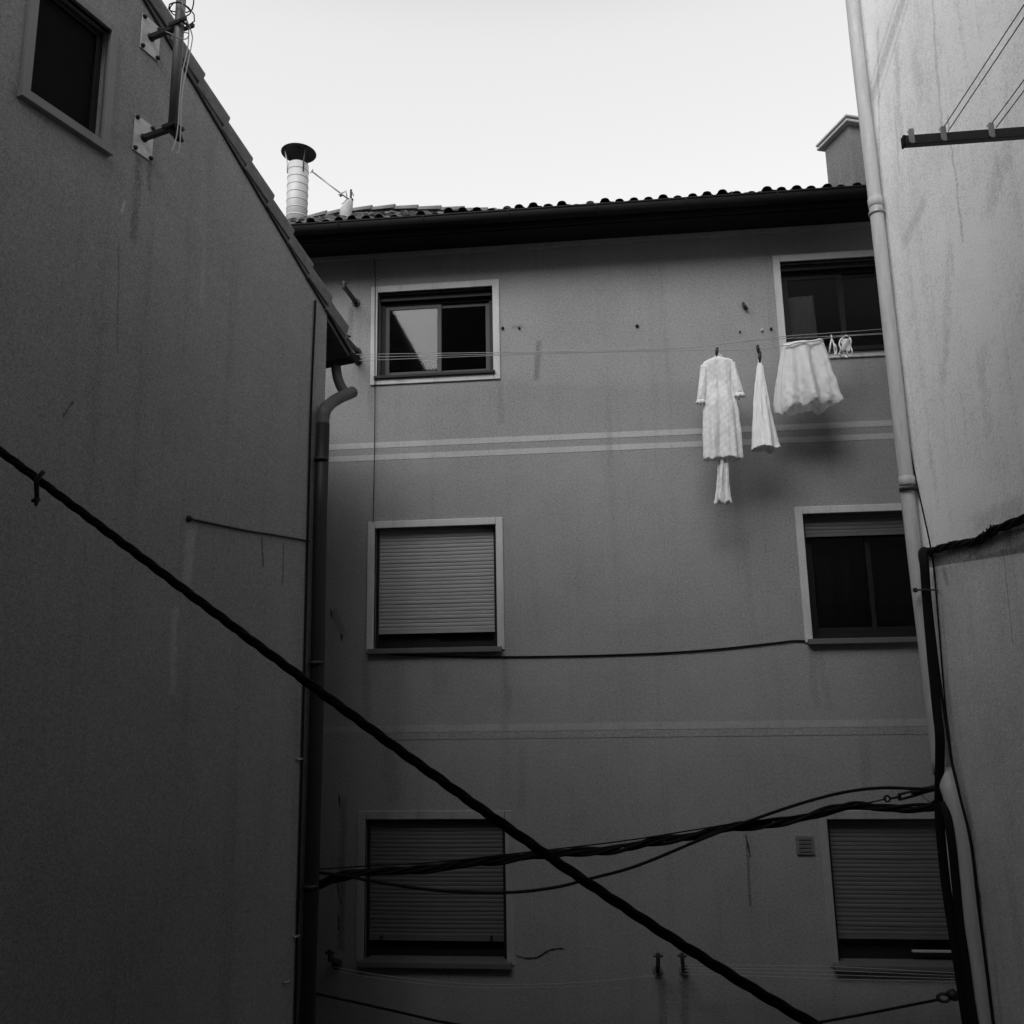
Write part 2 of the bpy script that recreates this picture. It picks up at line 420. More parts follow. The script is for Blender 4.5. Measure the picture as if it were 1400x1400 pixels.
def window(x0, x1, z0, z1, kind):
    yf = YF + .13                          # outer face of the frame
    fw = .055; top = z1
    lab = {'top_left': 'upper window with white surround, sky reflected in one pane',
           'top_right': 'upper window with white surround behind the hanging laundry',
           'mid_left': 'window with white surround and lowered roller shutter', 'mid_right': 'window with white surround and raised roller shutter',
           'low_left': 'lower shuttered window behind the cables', 'low_right': 'lower shuttered window with a pale strip under its shutter'}[kind]
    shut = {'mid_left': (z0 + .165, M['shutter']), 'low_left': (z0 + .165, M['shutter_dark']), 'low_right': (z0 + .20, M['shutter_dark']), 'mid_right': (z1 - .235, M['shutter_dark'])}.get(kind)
    f = MB(); e = .004
    f.box((x0 + e, yf, z0 + e + H), (x0 + fw, yf + .06, z1 - e + H)); f.box((x1 - fw, yf, z0 + e + H), (x1 - e, yf + .06, z1 - e + H))
    f.box((x0 + fw, yf + .001, z0 + e + H), (x1 - fw, yf + .06, z0 + .07 + H)); f.box((x0 + fw, yf + .001, z1 - .11 + H), (x1 - fw, yf + .06, z1 - e + H))
    win = f.build('window', M['frame'] if kind != 'mid_right' else M['frame'], apt); win['label'] = lab
    # two sashes meeting in the middle
    xm = (x0 + x1) / 2 + (.0 if kind != 'top_left' else .02)
    for (a, b, dy) in ((x0 + fw, xm + .03, .012), (xm - .03, x1 - fw, .034)):
        if kind.startswith('low') or kind == 'mid_left':
            pass
        s = MB(); za, zb = z0 + .07, z1 - .11; sw = .05; y0, y1 = yf + dy, yf + dy + .02
        s.box((a, y0, za + H), (a + sw, y1, zb + H)); s.box((b - sw, y0, za + H), (b, y1, zb + H))
        s.box((a + sw, y0 + .001, za + H), (b - sw, y1, za + sw + H)); s.box((a + sw, y0 + .001, zb - sw + H), (b - sw, y1, zb + H))
        s.build('sash', M['frame_pale'] if kind == 'top_left' else M['frame'], win, bevel=.003)
        p = MB(); p.box((a + sw, y0 + .008, za + sw + H), (b - sw, y0 + .013, zb - sw + H)); p.build('pane', M['glass'], win)
    low = kind.startswith('low')
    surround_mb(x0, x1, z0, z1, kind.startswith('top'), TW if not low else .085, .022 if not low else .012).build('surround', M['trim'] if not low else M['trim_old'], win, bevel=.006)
    s = MB()
    if kind.startswith('top'):
        s.box((x0 - .03, YF - .05, z0 - .012 + H), (x1 + .02, yf + .02, z0 + .022 + H))
    else:
        s.box((x0 - .055, YF - .07, z0 - .05 + H), (x1 + .05, yf + .02, z0 + .006 + H))
    s.build('sill', M['sill'] if not kind.startswith('top') else M['frame'], win, bevel=.005)
    if shut:
        zb, mt = shut; pitch = .041
        s = MB(); s.grid(slats(x0 + .03, x1 - .03, zb + .03, z1 - .004, YF + .085, pitch), smooth=False)
        s.box((x0 + .03, YF + .075, zb + H), (x1 - .03, YF + .095, zb + .032 + H))
        s.build('shutter', mt, win)
        for xa, xb in ((x0 + .003, x0 + .035), (x1 - .035, x1 - .003)):
            s = MB(); s.box((xa, YF + .066, z0 + .008 + H), (xb, YF + .10, z1 - .004 + H)); s.build('shutter_rail', M['frame'], win)
    else:
        s = MB(); s.box((x0 + .01, YF + .07, z1 - .075 + H), (x1 - .01, YF + .12, z1 - .005 + H)); s.build('shutter_box', M['frame'], win)
    return win
wins = {}
for w_ in WIN: wins[w_[4]] = window(*w_)
# curtains behind the upper panes, a stay on the sill, a strip under the lower right shutter
def drape(name, pix, Y, mat, parent, n=14):
    """cloth hung behind glass: outline in the plane Y, folded in depth"""
    (tl, tr, br, bl) = [atY(a, b, Y) for a, b in pix]
    rows = []
    for i in range(9):
        t = i / 8; a = tl.lerp(bl, t); b = tr.lerp(br, t)
        rows.append([a.lerp(b, k / n) + Vector((0, .012 * math.sin(k * 1.9 + .3 * i), 0)) for k in range(n + 1)])
    s = MB(); s.grid(rows); return s.build(name, mat, parent, solid=.004)
drape('curtain', ((1077, 407), (1112, 404), (1118, 466), (1082, 468)), YF + .30, M['curtain_dim'], wins['top_right'])
drape('curtain', ((1106, 738), (1262, 733), (1266, 862), (1117, 868)), YF + .34, M['curtain_dark'], wins['mid_right'], 20)
s = MB(); a = atY(1247, 1299, YF + .07); b = atY(1300, 1301, YF + .07)
s.box((a.x, YF + .06, a.z - .016), (b.x + .2, YF + .085, a.z)); s.build('draught_strip', M['stripe'], wins['low_right'])
for xx in (522, 672):                      # end stops on the lower left shutter
    p = atY(xx, 1283, YF + .07); s = MB(); s.box((p.x - .012, YF + .055, p.z - .02), (p.x + .012, YF + .076, p.z + .03)); s.build('shutter_stop', M['frame'], wins['low_left'])

# eave, gutter, roof
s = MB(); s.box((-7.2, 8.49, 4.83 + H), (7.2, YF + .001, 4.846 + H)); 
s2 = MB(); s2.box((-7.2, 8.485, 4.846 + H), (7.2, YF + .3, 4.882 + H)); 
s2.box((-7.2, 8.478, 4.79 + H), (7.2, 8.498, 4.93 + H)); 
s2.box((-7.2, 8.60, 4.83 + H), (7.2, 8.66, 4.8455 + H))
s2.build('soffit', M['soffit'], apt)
gx = []
for x in (-7.25, 7.25):
    rr = []
    for k in range(13):
        a = math.pi * k / 12; rr.append(Vector((x, 8.405 - .072 * math.cos(a), 4.915 - .085 * math.sin(a) + H - .004 * x / 7)))
    gx.append(rr)
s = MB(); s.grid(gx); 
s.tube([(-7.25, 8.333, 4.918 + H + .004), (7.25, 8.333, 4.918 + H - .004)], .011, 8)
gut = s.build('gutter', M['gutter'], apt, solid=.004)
for k in range(-6, 8):
    s = MB(); x = k * .95 + .2
    s.tube([Vector((x, 8.405 - .078 * math.cos(math.pi * q / 10), 4.915 - .091 * math.sin(math.pi * q / 10) + H)) for q in range(11)], .007, 6)
    s.build('gutter_hook', M['gutter'], gut)
RP = [(400, 306), (440, 298), (480, 291), (540, 288), (640, 291), (720, 296)]
RZ = [(atY(x, y, 12).x, atY(x, y, 12).z - H) for x, y in RP]
def ridge_z(x):
    if x <= RZ[0][0]: return RZ[0][1] - .03
    for (a, b), (c, d) in zip(RZ, RZ[1:]):
        if a <= x <= c: return b + (d - b) * (x - a) / (c - a)
    return RZ[-1][1] - .16 * min(x - RZ[-1][0], 2.2)
PIT = .155; rows = []; nx = int(14.4 / PIT)
rj = random.Random(3)
jit = {}
NR = 13
for r in range(NR):
    for e in (0, 1):
        row = []
        t = (r + (0 if e == 0 else .999)) / NR
        for c in range(nx):
            jz = jit.setdefault((r, c), (rj.uniform(-.016, .014), rj.uniform(-.045, .03)))
            for q in range(12):
                x = -7.2 + (c + q / 12) * PIT
                y = 8.37 + (12 - 8.37) * t + (jz[1] if e == 0 else 0)
                zb = 4.935 + (ridge_z(x) - 4.935 - .05) * t
                wv = math.sqrt(max(0, 1 - ((q - 4) / 4) ** 2)) if q < 9 else -.22 * math.sin(math.pi * (q - 8) / 4)
                z = zb + .040 * wv + (.024 if e == 0 else -.004) + jz[0] - .012
                row.append(Vector((x, y, z + H)))
        rows.append(row)
s = MB(); s.grid(rows, smooth=False)
bk = [rows[-1], [Vector((p.x, 16, 4.9 + H)) for p in rows[-1]]]
s.grid(bk, smooth=False)
roof = s.build('roof', M['tile'], apt)
s = MB()                                   # ridge caps
x = -7.0; k = 0
while x < 7:
    x2 = x + .37
    for (xa, xb, ra, rb) in ((x, x2 + .05, .085, .105),):
        prof = []
        for xx, rr in ((xa, ra), (xb, rb)):
            zz = ridge_z(xx) - .015 + (.0 if xx == xa else .012)
            prof.append([Vector((xx, 12 - rr * math.cos(math.pi * q / 10), zz + rr * math.sin(math.pi * q / 10) + H)) for q in range(11)])
        s.grid(prof)
        s.face(prof[1])
    x = x2; k += 1
s.build('ridge_tiles', M['tile'], roof)
# metal flue with a rain cap
fb = atY(405.5, 302, 10.5); r_f = .142
s = MB(); ft = atY(406, 226.5, 10.5)
s.tube([fb - Vector((0, 0, .25)), Vector((fb.x, fb.y, ft.z))], r_f, 28, caps=False)
hh = ft.z - fb.z
for k in range(7):
    z = ft.z - .10 - k * (hh / 7.2)
    s.tube([Vector((fb.x, fb.y, z - .010)), Vector((fb.x, fb.y, z - .004)), Vector((fb.x, fb.y, z + .004)), Vector((fb.x, fb.y, z + .010))], [r_f + .001, r_f + .005, r_f + .005, r_f + .001], 28, caps=False)
flue = s.build('metal_flue', M['flue'], apt, solid=.004)
s = MB(); cz = atY(406, 210, 10.5).z; cx = fb.x
for (ra, za, rb, zb) in ((.245, cz, .10, cz + .075), (.10, cz + .075, .04, cz + .085), (.04, cz + .085, .002, cz + .12)):
    s.grid([[Vector((cx + ra * math.cos(a), fb.y + ra * math.sin(a), za)) for a in [2 * math.pi * k / 32 for k in range(32)]],
            [Vector((cx + rb * math.cos(a), fb.y + rb * math.sin(a), zb)) for a in [2 * math.pi * k / 32 for k in range(32)]]], close=True)
s.build('rain_cap', M['blackmetal'], flue, solid=.006)
for a in (-.75, 1.2, 2.4, 3.75):
    s = MB(); d = Vector((math.cos(a), math.sin(a), 0)); c0 = Vector((cx, fb.y, 0))
    s.tube([c0 + d * (r_f + .008) + Vector((0, 0, ft.z - .16)), c0 + d * (r_f + .012) + Vector((0, 0, ft.z - .02)), c0 + d * .20 + Vector((0, 0, cz + .014))], .009, 6)
    s.build('stay', M['blackmetal'] if a < 1 else M['galv'], flue)
# rendered chimney stack behind the eave
cb = atY(1169, 263, 9.9); ctop = atY(1169, 160, 9.9).z
ang = math.radians(38)
ca, sa = math.cos(ang), math.sin(ang)
def CH(x, y, z): return Vector((cb.x + x * .95 - y * .33, cb.y + x * .33 + y * .95, z))     # x along the front face, y along the left face
s = MB(); s.box((0, 0, cb.z - .9), (.62, .50, ctop - .10), lambda x, y, z: CH(x, y, z)); 
st = s.build('chimney', M['stack'], apt, bevel=.01)
s = MB(); s.box((-.07, -.07, ctop - .10), (.69, .57, ctop - .065), CH); s.box((-.035, -.035, ctop - .065), (.655, .535, ctop - .04), CH); s.box((-.075, -.075, ctop - .04), (.70, .58, ctop - .012), CH)
s.build('chimney_cap', M['mortar'], st, bevel=.006)
s = MB()
s.grid([[CH(.31 + .24 * math.cos(a) * math.cos(b), .25 + .2 * math.sin(a) * math.cos(b), ctop + .01 + .16 * math.sin(b)) for a in [2 * math.pi * k / 20 for k in range(20)]] for b in [0, .3, .6, .9, 1.2, 1.5]], close=True)
s.build('chimney_dome', M['stripe'], st)

# hairline cracks and flaked spots on the facade
def ribbon(name, pix, w, Y=YF, dy=-.003):
    pts = smooth([atY(a, b, Y + dy) for a, b in pix], 5); rr = random.Random(len(pix) * 7 + int(pix[0][0])); rows = [[], []]
    for i, p in enumerate(pts):
        a = pts[max(i - 1, 0)]; b = pts[min(i + 1, len(pts) - 1)]; t = (b - a).normalized(); n = Vector((-t.z, 0, t.x))
        k = math.sin(math.pi * (i + .4) / len(pts)) ** .6 * rr.uniform(.55, 1.3) * w
        rows[0].append(p + n * k); rows[1].append(p - n * k * rr.uniform(.5, 1))
    s = MB(); s.grid(rows, smooth=False); return s.build(name, M['mark'], apt, solid=.002)
ribbon('crack', [(702, 1305), (718, 1310), (735, 1309), (750, 1300), (765, 1297), (772, 1298)], .011)
ribbon('crack', [(1020, 1143), (1023, 1158), (1026, 1172)], .010)
ribbon('crack', [(463, 1083), (464, 1095), (465, 1104)], .010)
ribbon('crack', [(461, 1205), (463, 1222), (467, 1236)], .007)
ribbon('crack', [(462, 1250), (463, 1262), (463, 1272)], .009)
ribbon('crack', [(452, 832), (453, 840), (453, 846)], .010)
ribbon('crack', [(466, 866), (467, 872), (466, 877)], .012)

# ------------------------------------------------------------------ gabled building on the left
lb = thing('gabled_building', L(0, 0, -H), 'dark rendered building with a steep tiled gable and one small window beside an antenna mast', 'building')
SL = .645; GZ = 3.36; RS = -7.6; BK = -9.0
def gz(s): return GZ - SL * s if s >= RS else GZ - SL * RS - SL * (RS - s)
gw = (-3.127, -2.59, 3.578, 4.41)
w = MB(); toL = lambda s_, z, d=0: L(s_, -d, z)
for a, b in ((-13, RS), (RS, gw[0]), (gw[1], 0)):
    w.face([L(a, 0, -H), L(b, 0, -H), L(b, 0, gz(b)), L(a, 0, gz(a))])
a, b = gw[0], gw[1]
w.face([L(a, 0, -H), L(b, 0, -H), L(b, 0, gw[2]), L(a, 0, gw[2])]); w.face([L(a, 0, gw[3]), L(b, 0, gw[3]), L(b, 0, gz(b)), L(a, 0, gz(a))])
reveal(w, gw, toL, .11)
w.face([L(0, 0, -H), L(0, BK, -H), L(0, BK, gz(0)), L(0, 0, gz(0))])
w.face([L(-13, 0, -H), L(-13, BK, -H), L(-13, BK, gz(-13)), L(-13, 0, gz(-13))])
w.face([L(-13, BK, -H), L(0, BK, -H), L(0, BK, gz(0)), L(RS, BK, gz(RS)), L(-13, BK, gz(-13))])
w.build('wall', M['gable'], lb)
# roof slabs (boards), overhanging the gable and the eave
def slab(mb, s0, s1, n0, n1, off0, off1):
    q = [(s0, gz(s0) if s0 <= 0 else GZ - SL * s0), (s1, gz(s1) if s1 <= 0 else GZ - SL * s1)]
    P = lambda s_, z, n, o: L(s_, n, z + o)
    A = [P(q[0][0], q[0][1], n0, off0), P(q[1][0], q[1][1], n0, off0), P(q[1][0], q[1][1], n1, off0), P(q[0][0], q[0][1], n1, off0)]
    mb.prism(A, (0, 0, off1 - off0))
s = MB(); slab(s, RS, .40, BK - .1, .022, .004, .05); slab(s, -13.4, RS - .001, BK - .1, .022, .004, .05)
lroof = s.build('roof', M['tile_dark'], lb)
s = MB()
for a_, b_ in ((.02, .20), (.215, .39)): s.prism([L(a_, -.01, GZ - SL * a_ - .002), L(b_, -.01, GZ - SL * b_ - .002), L(b_, -.01, GZ - SL * b_ - .04), L(a_, -.01, GZ - SL * a_ - .04)], LN * (BK + .02))
s.build('eave_board', M['eave_grey'], lb)
cs_ = math.cos(math.atan(SL))
s = MB(); rj = random.Random(19); d = .005
while d < (.20 - RS) / cs_:
    jt = rj.uniform(-.012, .012); jn = rj.uniform(-.006, .006); prof = []
    for dd_, lift in ((d + jt, .0), (d + .39 + jt, .062)):
        sx = RS + dd_ * cs_; zz = GZ - SL * sx + .012 + lift - .012 * (sx + .8)
        q = [(.01, -.01), (.032, -.008), (.036, .0), (.037, .085), (.030, .115), (.005, .135), (-.05, .135), (-.12, .09), (-.12, .0)]
        prof.append([L(sx + .05 * z_ / .12, n_ + jn, zz + z_) for n_, z_ in q])
    s.grid(prof, smooth=False); s.face(prof[1]); s.face(prof[0]); d += .345
s.build('verge_tile_course', M['tile_verge'], lroof)
# verge tiles: stepped barrel tiles bedded along the slope
cs = math.cos(math.atan(SL)); sn = math.sin(math.atan(SL))
rj = random.Random(11)
def tile_row(mb, s_hi, s_lo, n_c, rw, hh, base):
    step = .25; Ln = (s_lo - s_hi) / cs; k = 0; d = 0
    while d < Ln + .02:
        jt = rj.uniform(-.012, .012); jn = rj.uniform(-.008, .008)
        prof = []
        for dd, lift, sc in ((d + jt, 0.0, .92), (d + .34 + jt, .052, 1.06)):
            sx = s_hi + dd * cs; zz = GZ - SL * sx + base + lift
            prof.append([L(sx + hh * sc * math.sin(a) * sn * .5, n_c + jn + rw * sc * math.cos(a), zz + hh * sc * math.sin(a)) for a in [math.pi * q / 10 for q in range(11)]])
        mb.grid(prof); mb.face(prof[1]); mb.face(prof[0])
        lo = [p - Vector((0, 0, .045)) for p in prof[1]]
        mb.grid([prof[1], lo]); d += step; k += 1
s = MB()
for k in range(1, 40): tile_row(s, -6.5, .36, -.21 * k, .10, .10, .10)
s.build('cover_tiles', M['tile_dark'], lroof)
# eave gutter end and downpipe with its swan neck
s = MB(); rr = []
for n in (.03, BK):
    rr.append([L(.45 - .07 * math.cos(math.pi * k / 10), n, GZ - SL * .47 + .055 - .085 * math.sin(math.pi * k / 10)) for k in range(11)])
s.grid(rr); s.face(rr[0]); s.build('gutter', M['gutter'], lb, solid=.004)
s = MB()
off = .075
dp = [atY(484, 535, 7.74), atY(478, 538, 7.70), atY(466, 543, 7.56), atY(453, 551, 7.40), atL(444.5, 561, off), atL(442.2, 571, off), atL(441.8, 580, off)]
nk = MB(); nk.tube([dp[0] + (dp[0] - dp[1]) * .25] + smooth(dp, 4), [.035, .052] + [.056] * 24, 16)
nk.tube(smooth([atY(459, 500, 7.80), atY(461.5, 516, 7.80), atY(467, 530, 7.76), atY(474, 538, 7.70)], 4), .050, 14)
path = [dp[-1], atL(438, 700, off), atL(432.5, 980, off), atL(421, 1390, off)]
e = path[-1].copy(); e.z = 0.02; path.append(e)
s.tube(path, .060, 16)
dpipe = s.build('downpipe', M['pipe_dark'], lb); nk.build('swan_neck', M['pipe_grey'], dpipe)
for z in (1.9, .1, -1.7):
    p = atL(440, 600, off); base = Vector((p.x, p.y, z + H))
    s = MB(); s.tube([base - Vector((0, 0, .016)), base + Vector((0, 0, .016))], .066, 16); s.build('pipe_clip', M['blackmetal'], dpipe)
# small window: surround, frame, pane
f = MB(); dd = .055
BL = lambda x, y, z: L(x, -y, z)
f.box((gw[0] + .003, dd, gw[2] + .003), (gw[0] + .05, dd + .05, gw[3] - .003), BL); f.box((gw[1] - .05, dd, gw[2] + .003), (gw[1] - .003, dd + .05, gw[3] - .003), BL)
f.box((gw[0] + .05, dd + .001, gw[2] + .003), (gw[1] - .05, dd + .05, gw[2] + .05), BL); f.box((gw[0] + .05, dd + .001, gw[3] - .05), (gw[1] - .05, dd + .05, gw[3] - .003), BL)
gwin = f.build('window', M['frame'], lb)
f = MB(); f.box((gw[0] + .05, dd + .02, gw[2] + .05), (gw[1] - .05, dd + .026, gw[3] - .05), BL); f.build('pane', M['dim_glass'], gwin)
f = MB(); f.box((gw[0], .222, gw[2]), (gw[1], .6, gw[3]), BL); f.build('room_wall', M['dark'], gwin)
tw = .058; f = MB()
f.box((gw[0] - tw, -.028, gw[2] - .085), (gw[0], .03, gw[3] + tw), BL); f.box((gw[1], -.028, gw[2] - .085), (gw[1] + tw, .03, gw[3] + tw), BL)
f.box((gw[0] + .001, -.027, gw[3]), (gw[1] - .001, .03, gw[3] + tw), BL)
f.build('surround', M['gable_trim'], gwin, bevel=.004)
f = MB(); f.prism([L(gw[0] - tw - .01, 0, gw[2] - .09), L(gw[0] - tw - .01, .05, gw[2] - .09), L(gw[0] - tw - .01, .05, gw[2] - .03), L(gw[0] - tw - .01, -.12, gw[2] + .004), L(gw[0] - tw - .01, -.12, gw[2] - .09)], LD * (gw[1] - gw[0] + 2 * tw + .02))
f.build('sill', M['gable_trim'], gwin)

# ------------------------------------------------------------------ tall pale building on the right
XR = 2.75; YC = 7.42; TOPR = 8.4
rb = thing('rendered_building', (XR, YC, 0), 'tall pale rendered building whose stained side wall rises along the courtyard beside a pale downpipe', 'building')
w = MB()
w.face([(XR, YC, 0), (XR, -6, 0), (XR, -6, TOPR + H), (XR, YC, TOPR + H)])
w.face([(XR, YC, 0), (11, YC, 0), (11, YC, TOPR + H), (XR, YC, TOPR + H)])
w.face([(11, -6, 0), (11, YC, 0), (11, YC, TOPR + H), (11, -6, TOPR + H)]); w.face([(XR, -6, 0), (11, -6, 0), (11, -6, TOPR + H), (XR, -6, TOPR + H)])
w.face([(XR, -6, TOPR + H), (11, -6, TOPR + H), (11, YC, TOPR + H), (XR, YC, TOPR + H)])
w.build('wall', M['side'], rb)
XP = XR - .075; rp = .058
s = MB()
pp = [atX(1160, -120, XP), atX(1165, 0, XP), atX(1199.5, 300, XP), atX(1244, 700, XP), atX(1268, 900, XP), atX(1287, 1060, XP)]
top = pp[0].copy(); top.z = TOPR + H + .02
path = smooth([pp[0], pp[1], pp[2], pp[3], pp[4], pp[5]], 5)
s.tube([top] + path, rp, 20)
rpipe = s.build('downpipe', M['pipe'], rb)
def collar(x, y, X, r, h, mat):
    p = atX(x, y, X); s = MB(); q = (pp[1] - pp[5]).normalized() * h
    s.tube([p - q * 1.1, p - q, p - q * .98, p + q * .98, p + q, p + q * 1.1], [r - .008, r - .001, r, r, r - .001, r - .008], 20); return s
collar(1197, 277, XP, rp + .006, .04, 0).build('pipe_joint', M['pipe'], rpipe)
collar(1198.6, 292, XP, rp + .012, .012, 0).build('pipe_clip', M['galv'], rpipe)
collar(1240, 658, XP, rp + .006, .035, 0).build('pipe_joint', M['pipe'], rpipe)
collar(1241.6, 669, XP, rp + .012, .014, 0).build('pipe_clip', M['blackmetal'], rpipe)
XQ = XR - .085
s = MB(); lp = [atX(1291, 1052, XQ - .02), atX(1296, 1070, XQ - .02), atX(1304, 1095, XQ - .01), atX(1313, 1140, XQ), atX(1323, 1220, XQ), atX(1333, 1310, XQ), atX(1344, 1400, XQ)]
path = smooth(lp, 5); e = path[-1].copy(); e += (path[-1] - path[-6]).normalized() * 3.9
s.tube(path + [e], [.058 if k < 3 else .064 if k < 6 else .069 for k in range(len(path) + 1)], 20)
s.build('pipe_sleeve', M['pipe'], rpipe)
collar(1321, 1222, XQ, .088, .02, 0).build('pipe_clip', M['blackmetal'], rpipe)

# ------------------------------------------------------------------ cables
def cable(name, label, path, r, mat=None, n=8, cat='cable', group=None):
    s = MB(); s.tube(path, r, n); return tag(s.build(name, mat or M['black']), label, cat, group)
# thick cable diagonally across the courtyard, near the viewer
dpts = [(x, -7.436e-8 * x ** 3 + 4.566e-5 * x * x + .7458 * x + 616.8) for x in range(-160, 1300, 60)]
Yd = lambda x: 2.95 - .00012 * (x - 500)
path = smooth([atY(x, y, Yd(x)) for x, y in dpts], 10)
dc = thing('diagonal_cable', path[0], 'thick black twisted cable slanting down across the whole courtyard in front of everything else', 'cable')
s = MB()
for k, st_ in enumerate(strands(path, 3, .0066, .27, .4, .06)): s.tube(st_, .0112, 10)
s.build('twisted_cores', M['black'], dc)
p = atY(56, 659, Yd(56)); a = atY(60, 644, Yd(60) - .03); b = atY(50.5, 684, Yd(50) - .03)
s = MB(); s.tube([a, p + Vector((0, -.028, 0)), b], [.009, .010, .008], 8)
c = atY(49, 688, Yd(50) - .03); s.tube([c + Vector((-.016, 0, .010)), c + Vector((0, 0, .012)), c + Vector((.014, 0, .014))], [.007, .012, .007], 8); s.tube([b, c - Vector((0, 0, .012))], [.010, .004], 8)
s.build('cable_clip', M['blackmetal'], dc)
for q in range(2):
    pass
# bundle between the two buildings
YB = 7.33
bp_ = [(436, 1209), (470, 1198), (500, 1193), (560, 1191), (600, 1187.5), (640, 1181), (700, 1174), (771, 1165.5), (830, 1162), (900, 1149), (950, 1142), (1000, 1131), (1050, 1127), (1100, 1118), (1150, 1105), (1175, 1102.5), (1210, 1105), (1245, 1106), (1272, 1103), (1288, 1095)]
path = smooth([atY(x, y, YB) for x, y in bp_], 8)
bd = thing('cable_bundle', path[0], 'black bundle of twisted cables hung between the dark downpipe and the pale building', 'cable bundle')
for k, st_ in enumerate(strands(path, 4, .021, .9, .3, .45)):
    s = MB(); s.tube(st_, .0125 if k % 2 else .0155, 8); s.build('cable_strand', M['black'], bd)
# tension clamp at the right end: eye, turnbuckle, tie
s = MB(); e = atY(1213, 1092, YB); rr = .022
s.tube([e + Vector((rr * math.cos(a), 0, rr * math.sin(a))) for a in [2 * math.pi * k / 16 for k in range(17)]], .008, 6, caps=False)
s.tube([atY(1216, 1092, YB), atY(1232, 1089, YB)], .009, 8)
for dz in (-.02, .02):
    s.tube([atY(1229, 1090, YB) + Vector((0, 0, dz)), atY(1258, 1082, YB) + Vector((0, 0, dz))], .010, 8)
s.tube([atY(1229, 1090, YB) + Vector((0, 0, -.024)), atY(1229, 1090, YB) + Vector((0, 0, .024))], .010, 8)
s.tube([atY(1247, 1085, YB), atY(1262, 1081, YB), atY(1275, 1078, YB)], [.030, .026, .024], 10)
s.tube([atY(1275, 1078, YB), atY(1296, 1074, YB), Vector((XR + .01, YB, atY(1296, 1074, YB).z + .02))], [.026, .022, .02], 10)
s.tube([atY(1258, 1086, YB), atY(1272, 1097, YB)], .0028, 5); s.tube([atY(1296, 1083, YB - .05), atY(1286, 1098, YB - .05)], .0028, 5)
s.build('tension_clamp', M['blackmetal'], bd)
cable('messenger_wire', 'thin straight wire just above the twisted black bundle', smooth([atY(x, y, YB - .03) for x, y in [(436, 1188.5), (500, 1184), (600, 1178.5), (700, 1167.5), (850, 1150), (950, 1134.5), (1010, 1125), (1100, 1114), (1180, 1099), (1212, 1092)]], 5), .0055)
sl = thing('slack_cable', atY(436, 1194, YB), 'single slack cable drooping below the twisted bundle and arching above it near the clamp', 'cable')
s = MB(); s.tube(smooth([atY(x, y, YB - .05) for x, y in [(436, 1193), (470, 1197), (500, 1203), (560, 1213), (620, 1219), (700, 1220), (760, 1213), (800, 1203), (870, 1184), (960, 1147), (1020, 1124), (1090, 1100), (1150, 1084), (1200, 1077.5), (1245, 1078), (1285, 1080)]], 6), .0125, 8); s.build('cable_core', M['black'], sl)
# risers beside the pale downpipe
XA = XP - .085
r1 = [(1262, 757), (1264, 775), (1267, 820), (1274, 900), (1281, 970), (1285, 1010), (1284.5, 1060), (1284, 1105), (1286, 1140), (1292, 1200), (1299, 1250), (1307, 1300), (1316, 1360), (1322, 1400)]
path = smooth([atX(1290, 750, XR - .03), atX(1274, 752, XR - .05), atX(1264, 753, XA + .06), atX(1261.5, 759, XA + .01)] + [atX(x, y, XA) for x, y in r1[1:]], 6); e = path[-1].copy(); e.z = .05; e.y -= .15
s = MB(); pr = len(path); s.tube(path + [e], [.022] * 12 + [.034] * (pr - 11), 12)
rc = tag(s.build('riser_cable', M['black']), 'thick black cable running down in front of the pale downpipe from the wall cable', 'cable', None)
for (x, y) in ((1273, 807),):
    s = MB(); a = atX(1252, 807, XP - .065); b = atX(1281, 807, XR - .004); m_ = atX(1266, 806, XA - .04)
    s.tube(smooth([a, m_, b], 5), .008, 6); s.tube([a + Vector((-.004, 0, -.0)), a + Vector((-.01, -.02, 0))], .02, 8)
    o = s.build('cable_strap', M['blackmetal']); tag(o, 'small black strap holding the riser cable to the pale wall', 'strap')
XA2 = XP - .03
path = smooth([atX(x, y, XA2 + (.05 if y < 1000 else 0)) for x, y in [(1268, 775), (1273, 830), (1281, 900), (1289, 960), (1295, 1000), (1301, 1040), (1308, 1070), (1314, 1095), (1323, 1130), (1330, 1170), (1338, 1240), (1347, 1310), (1358, 1400)]], 6); e = path[-1].copy(); e.z = .05; e.y -= .12
cable('riser_cable', 'black cable crossing over the top of the wider pipe sleeve and following its right edge', path + [e], .011)
path = smooth([atX(x, y, XA - .01) for x, y in [(1289, 1098), (1296, 1120), (1302, 1160), (1306, 1200), (1312, 1260), (1319, 1310), (1327, 1370), (1332, 1400)]], 6); e = path[-1].copy(); e.z = .05; e.y -= .12
cable('riser_cable', 'black cable hanging between the thick riser and the lower pipe sleeve', path + [e], .032)
# ragged cable along the pale wall
wc = [(1258, 757), (1275, 754), (1296, 748), (1315, 744), (1332, 740), (1348, 732), (1360, 725), (1378, 720), (1400, 710), (1430, 700), (1600, 640)]
pw = [atX(x, y, XR - .03) for x, y in wc]; path = smooth(pw + [Vector((XR - .03, 2.6, pw[-1].z + .1)), Vector((XR - .03, .4, pw[-1].z + .02)), Vector((XR - .03, -.9, pw[-1].z + .06))], 8)
rg = thing('wall_cable', path[0], 'ragged black cable strapped along the pale side wall above a dark band', 'cable')
s = MB()
for st_ in strands(path, 3, .017, .55, .2, .5): s.tube(st_, .0145, 8)
rj = random.Random(5)
for k in range(5, 70, 1):      # frayed tape and cobweb tufts
    p = path[k]; d = Vector((-.01, rj.uniform(-.04, .04), rj.uniform(-.03, .045)))
    s.tube([p, p + d * .6, p + d * rj.uniform(.5, 1.2)], [.016, .010, .002], 5)
s.build('cable_core', M['black'], rg)
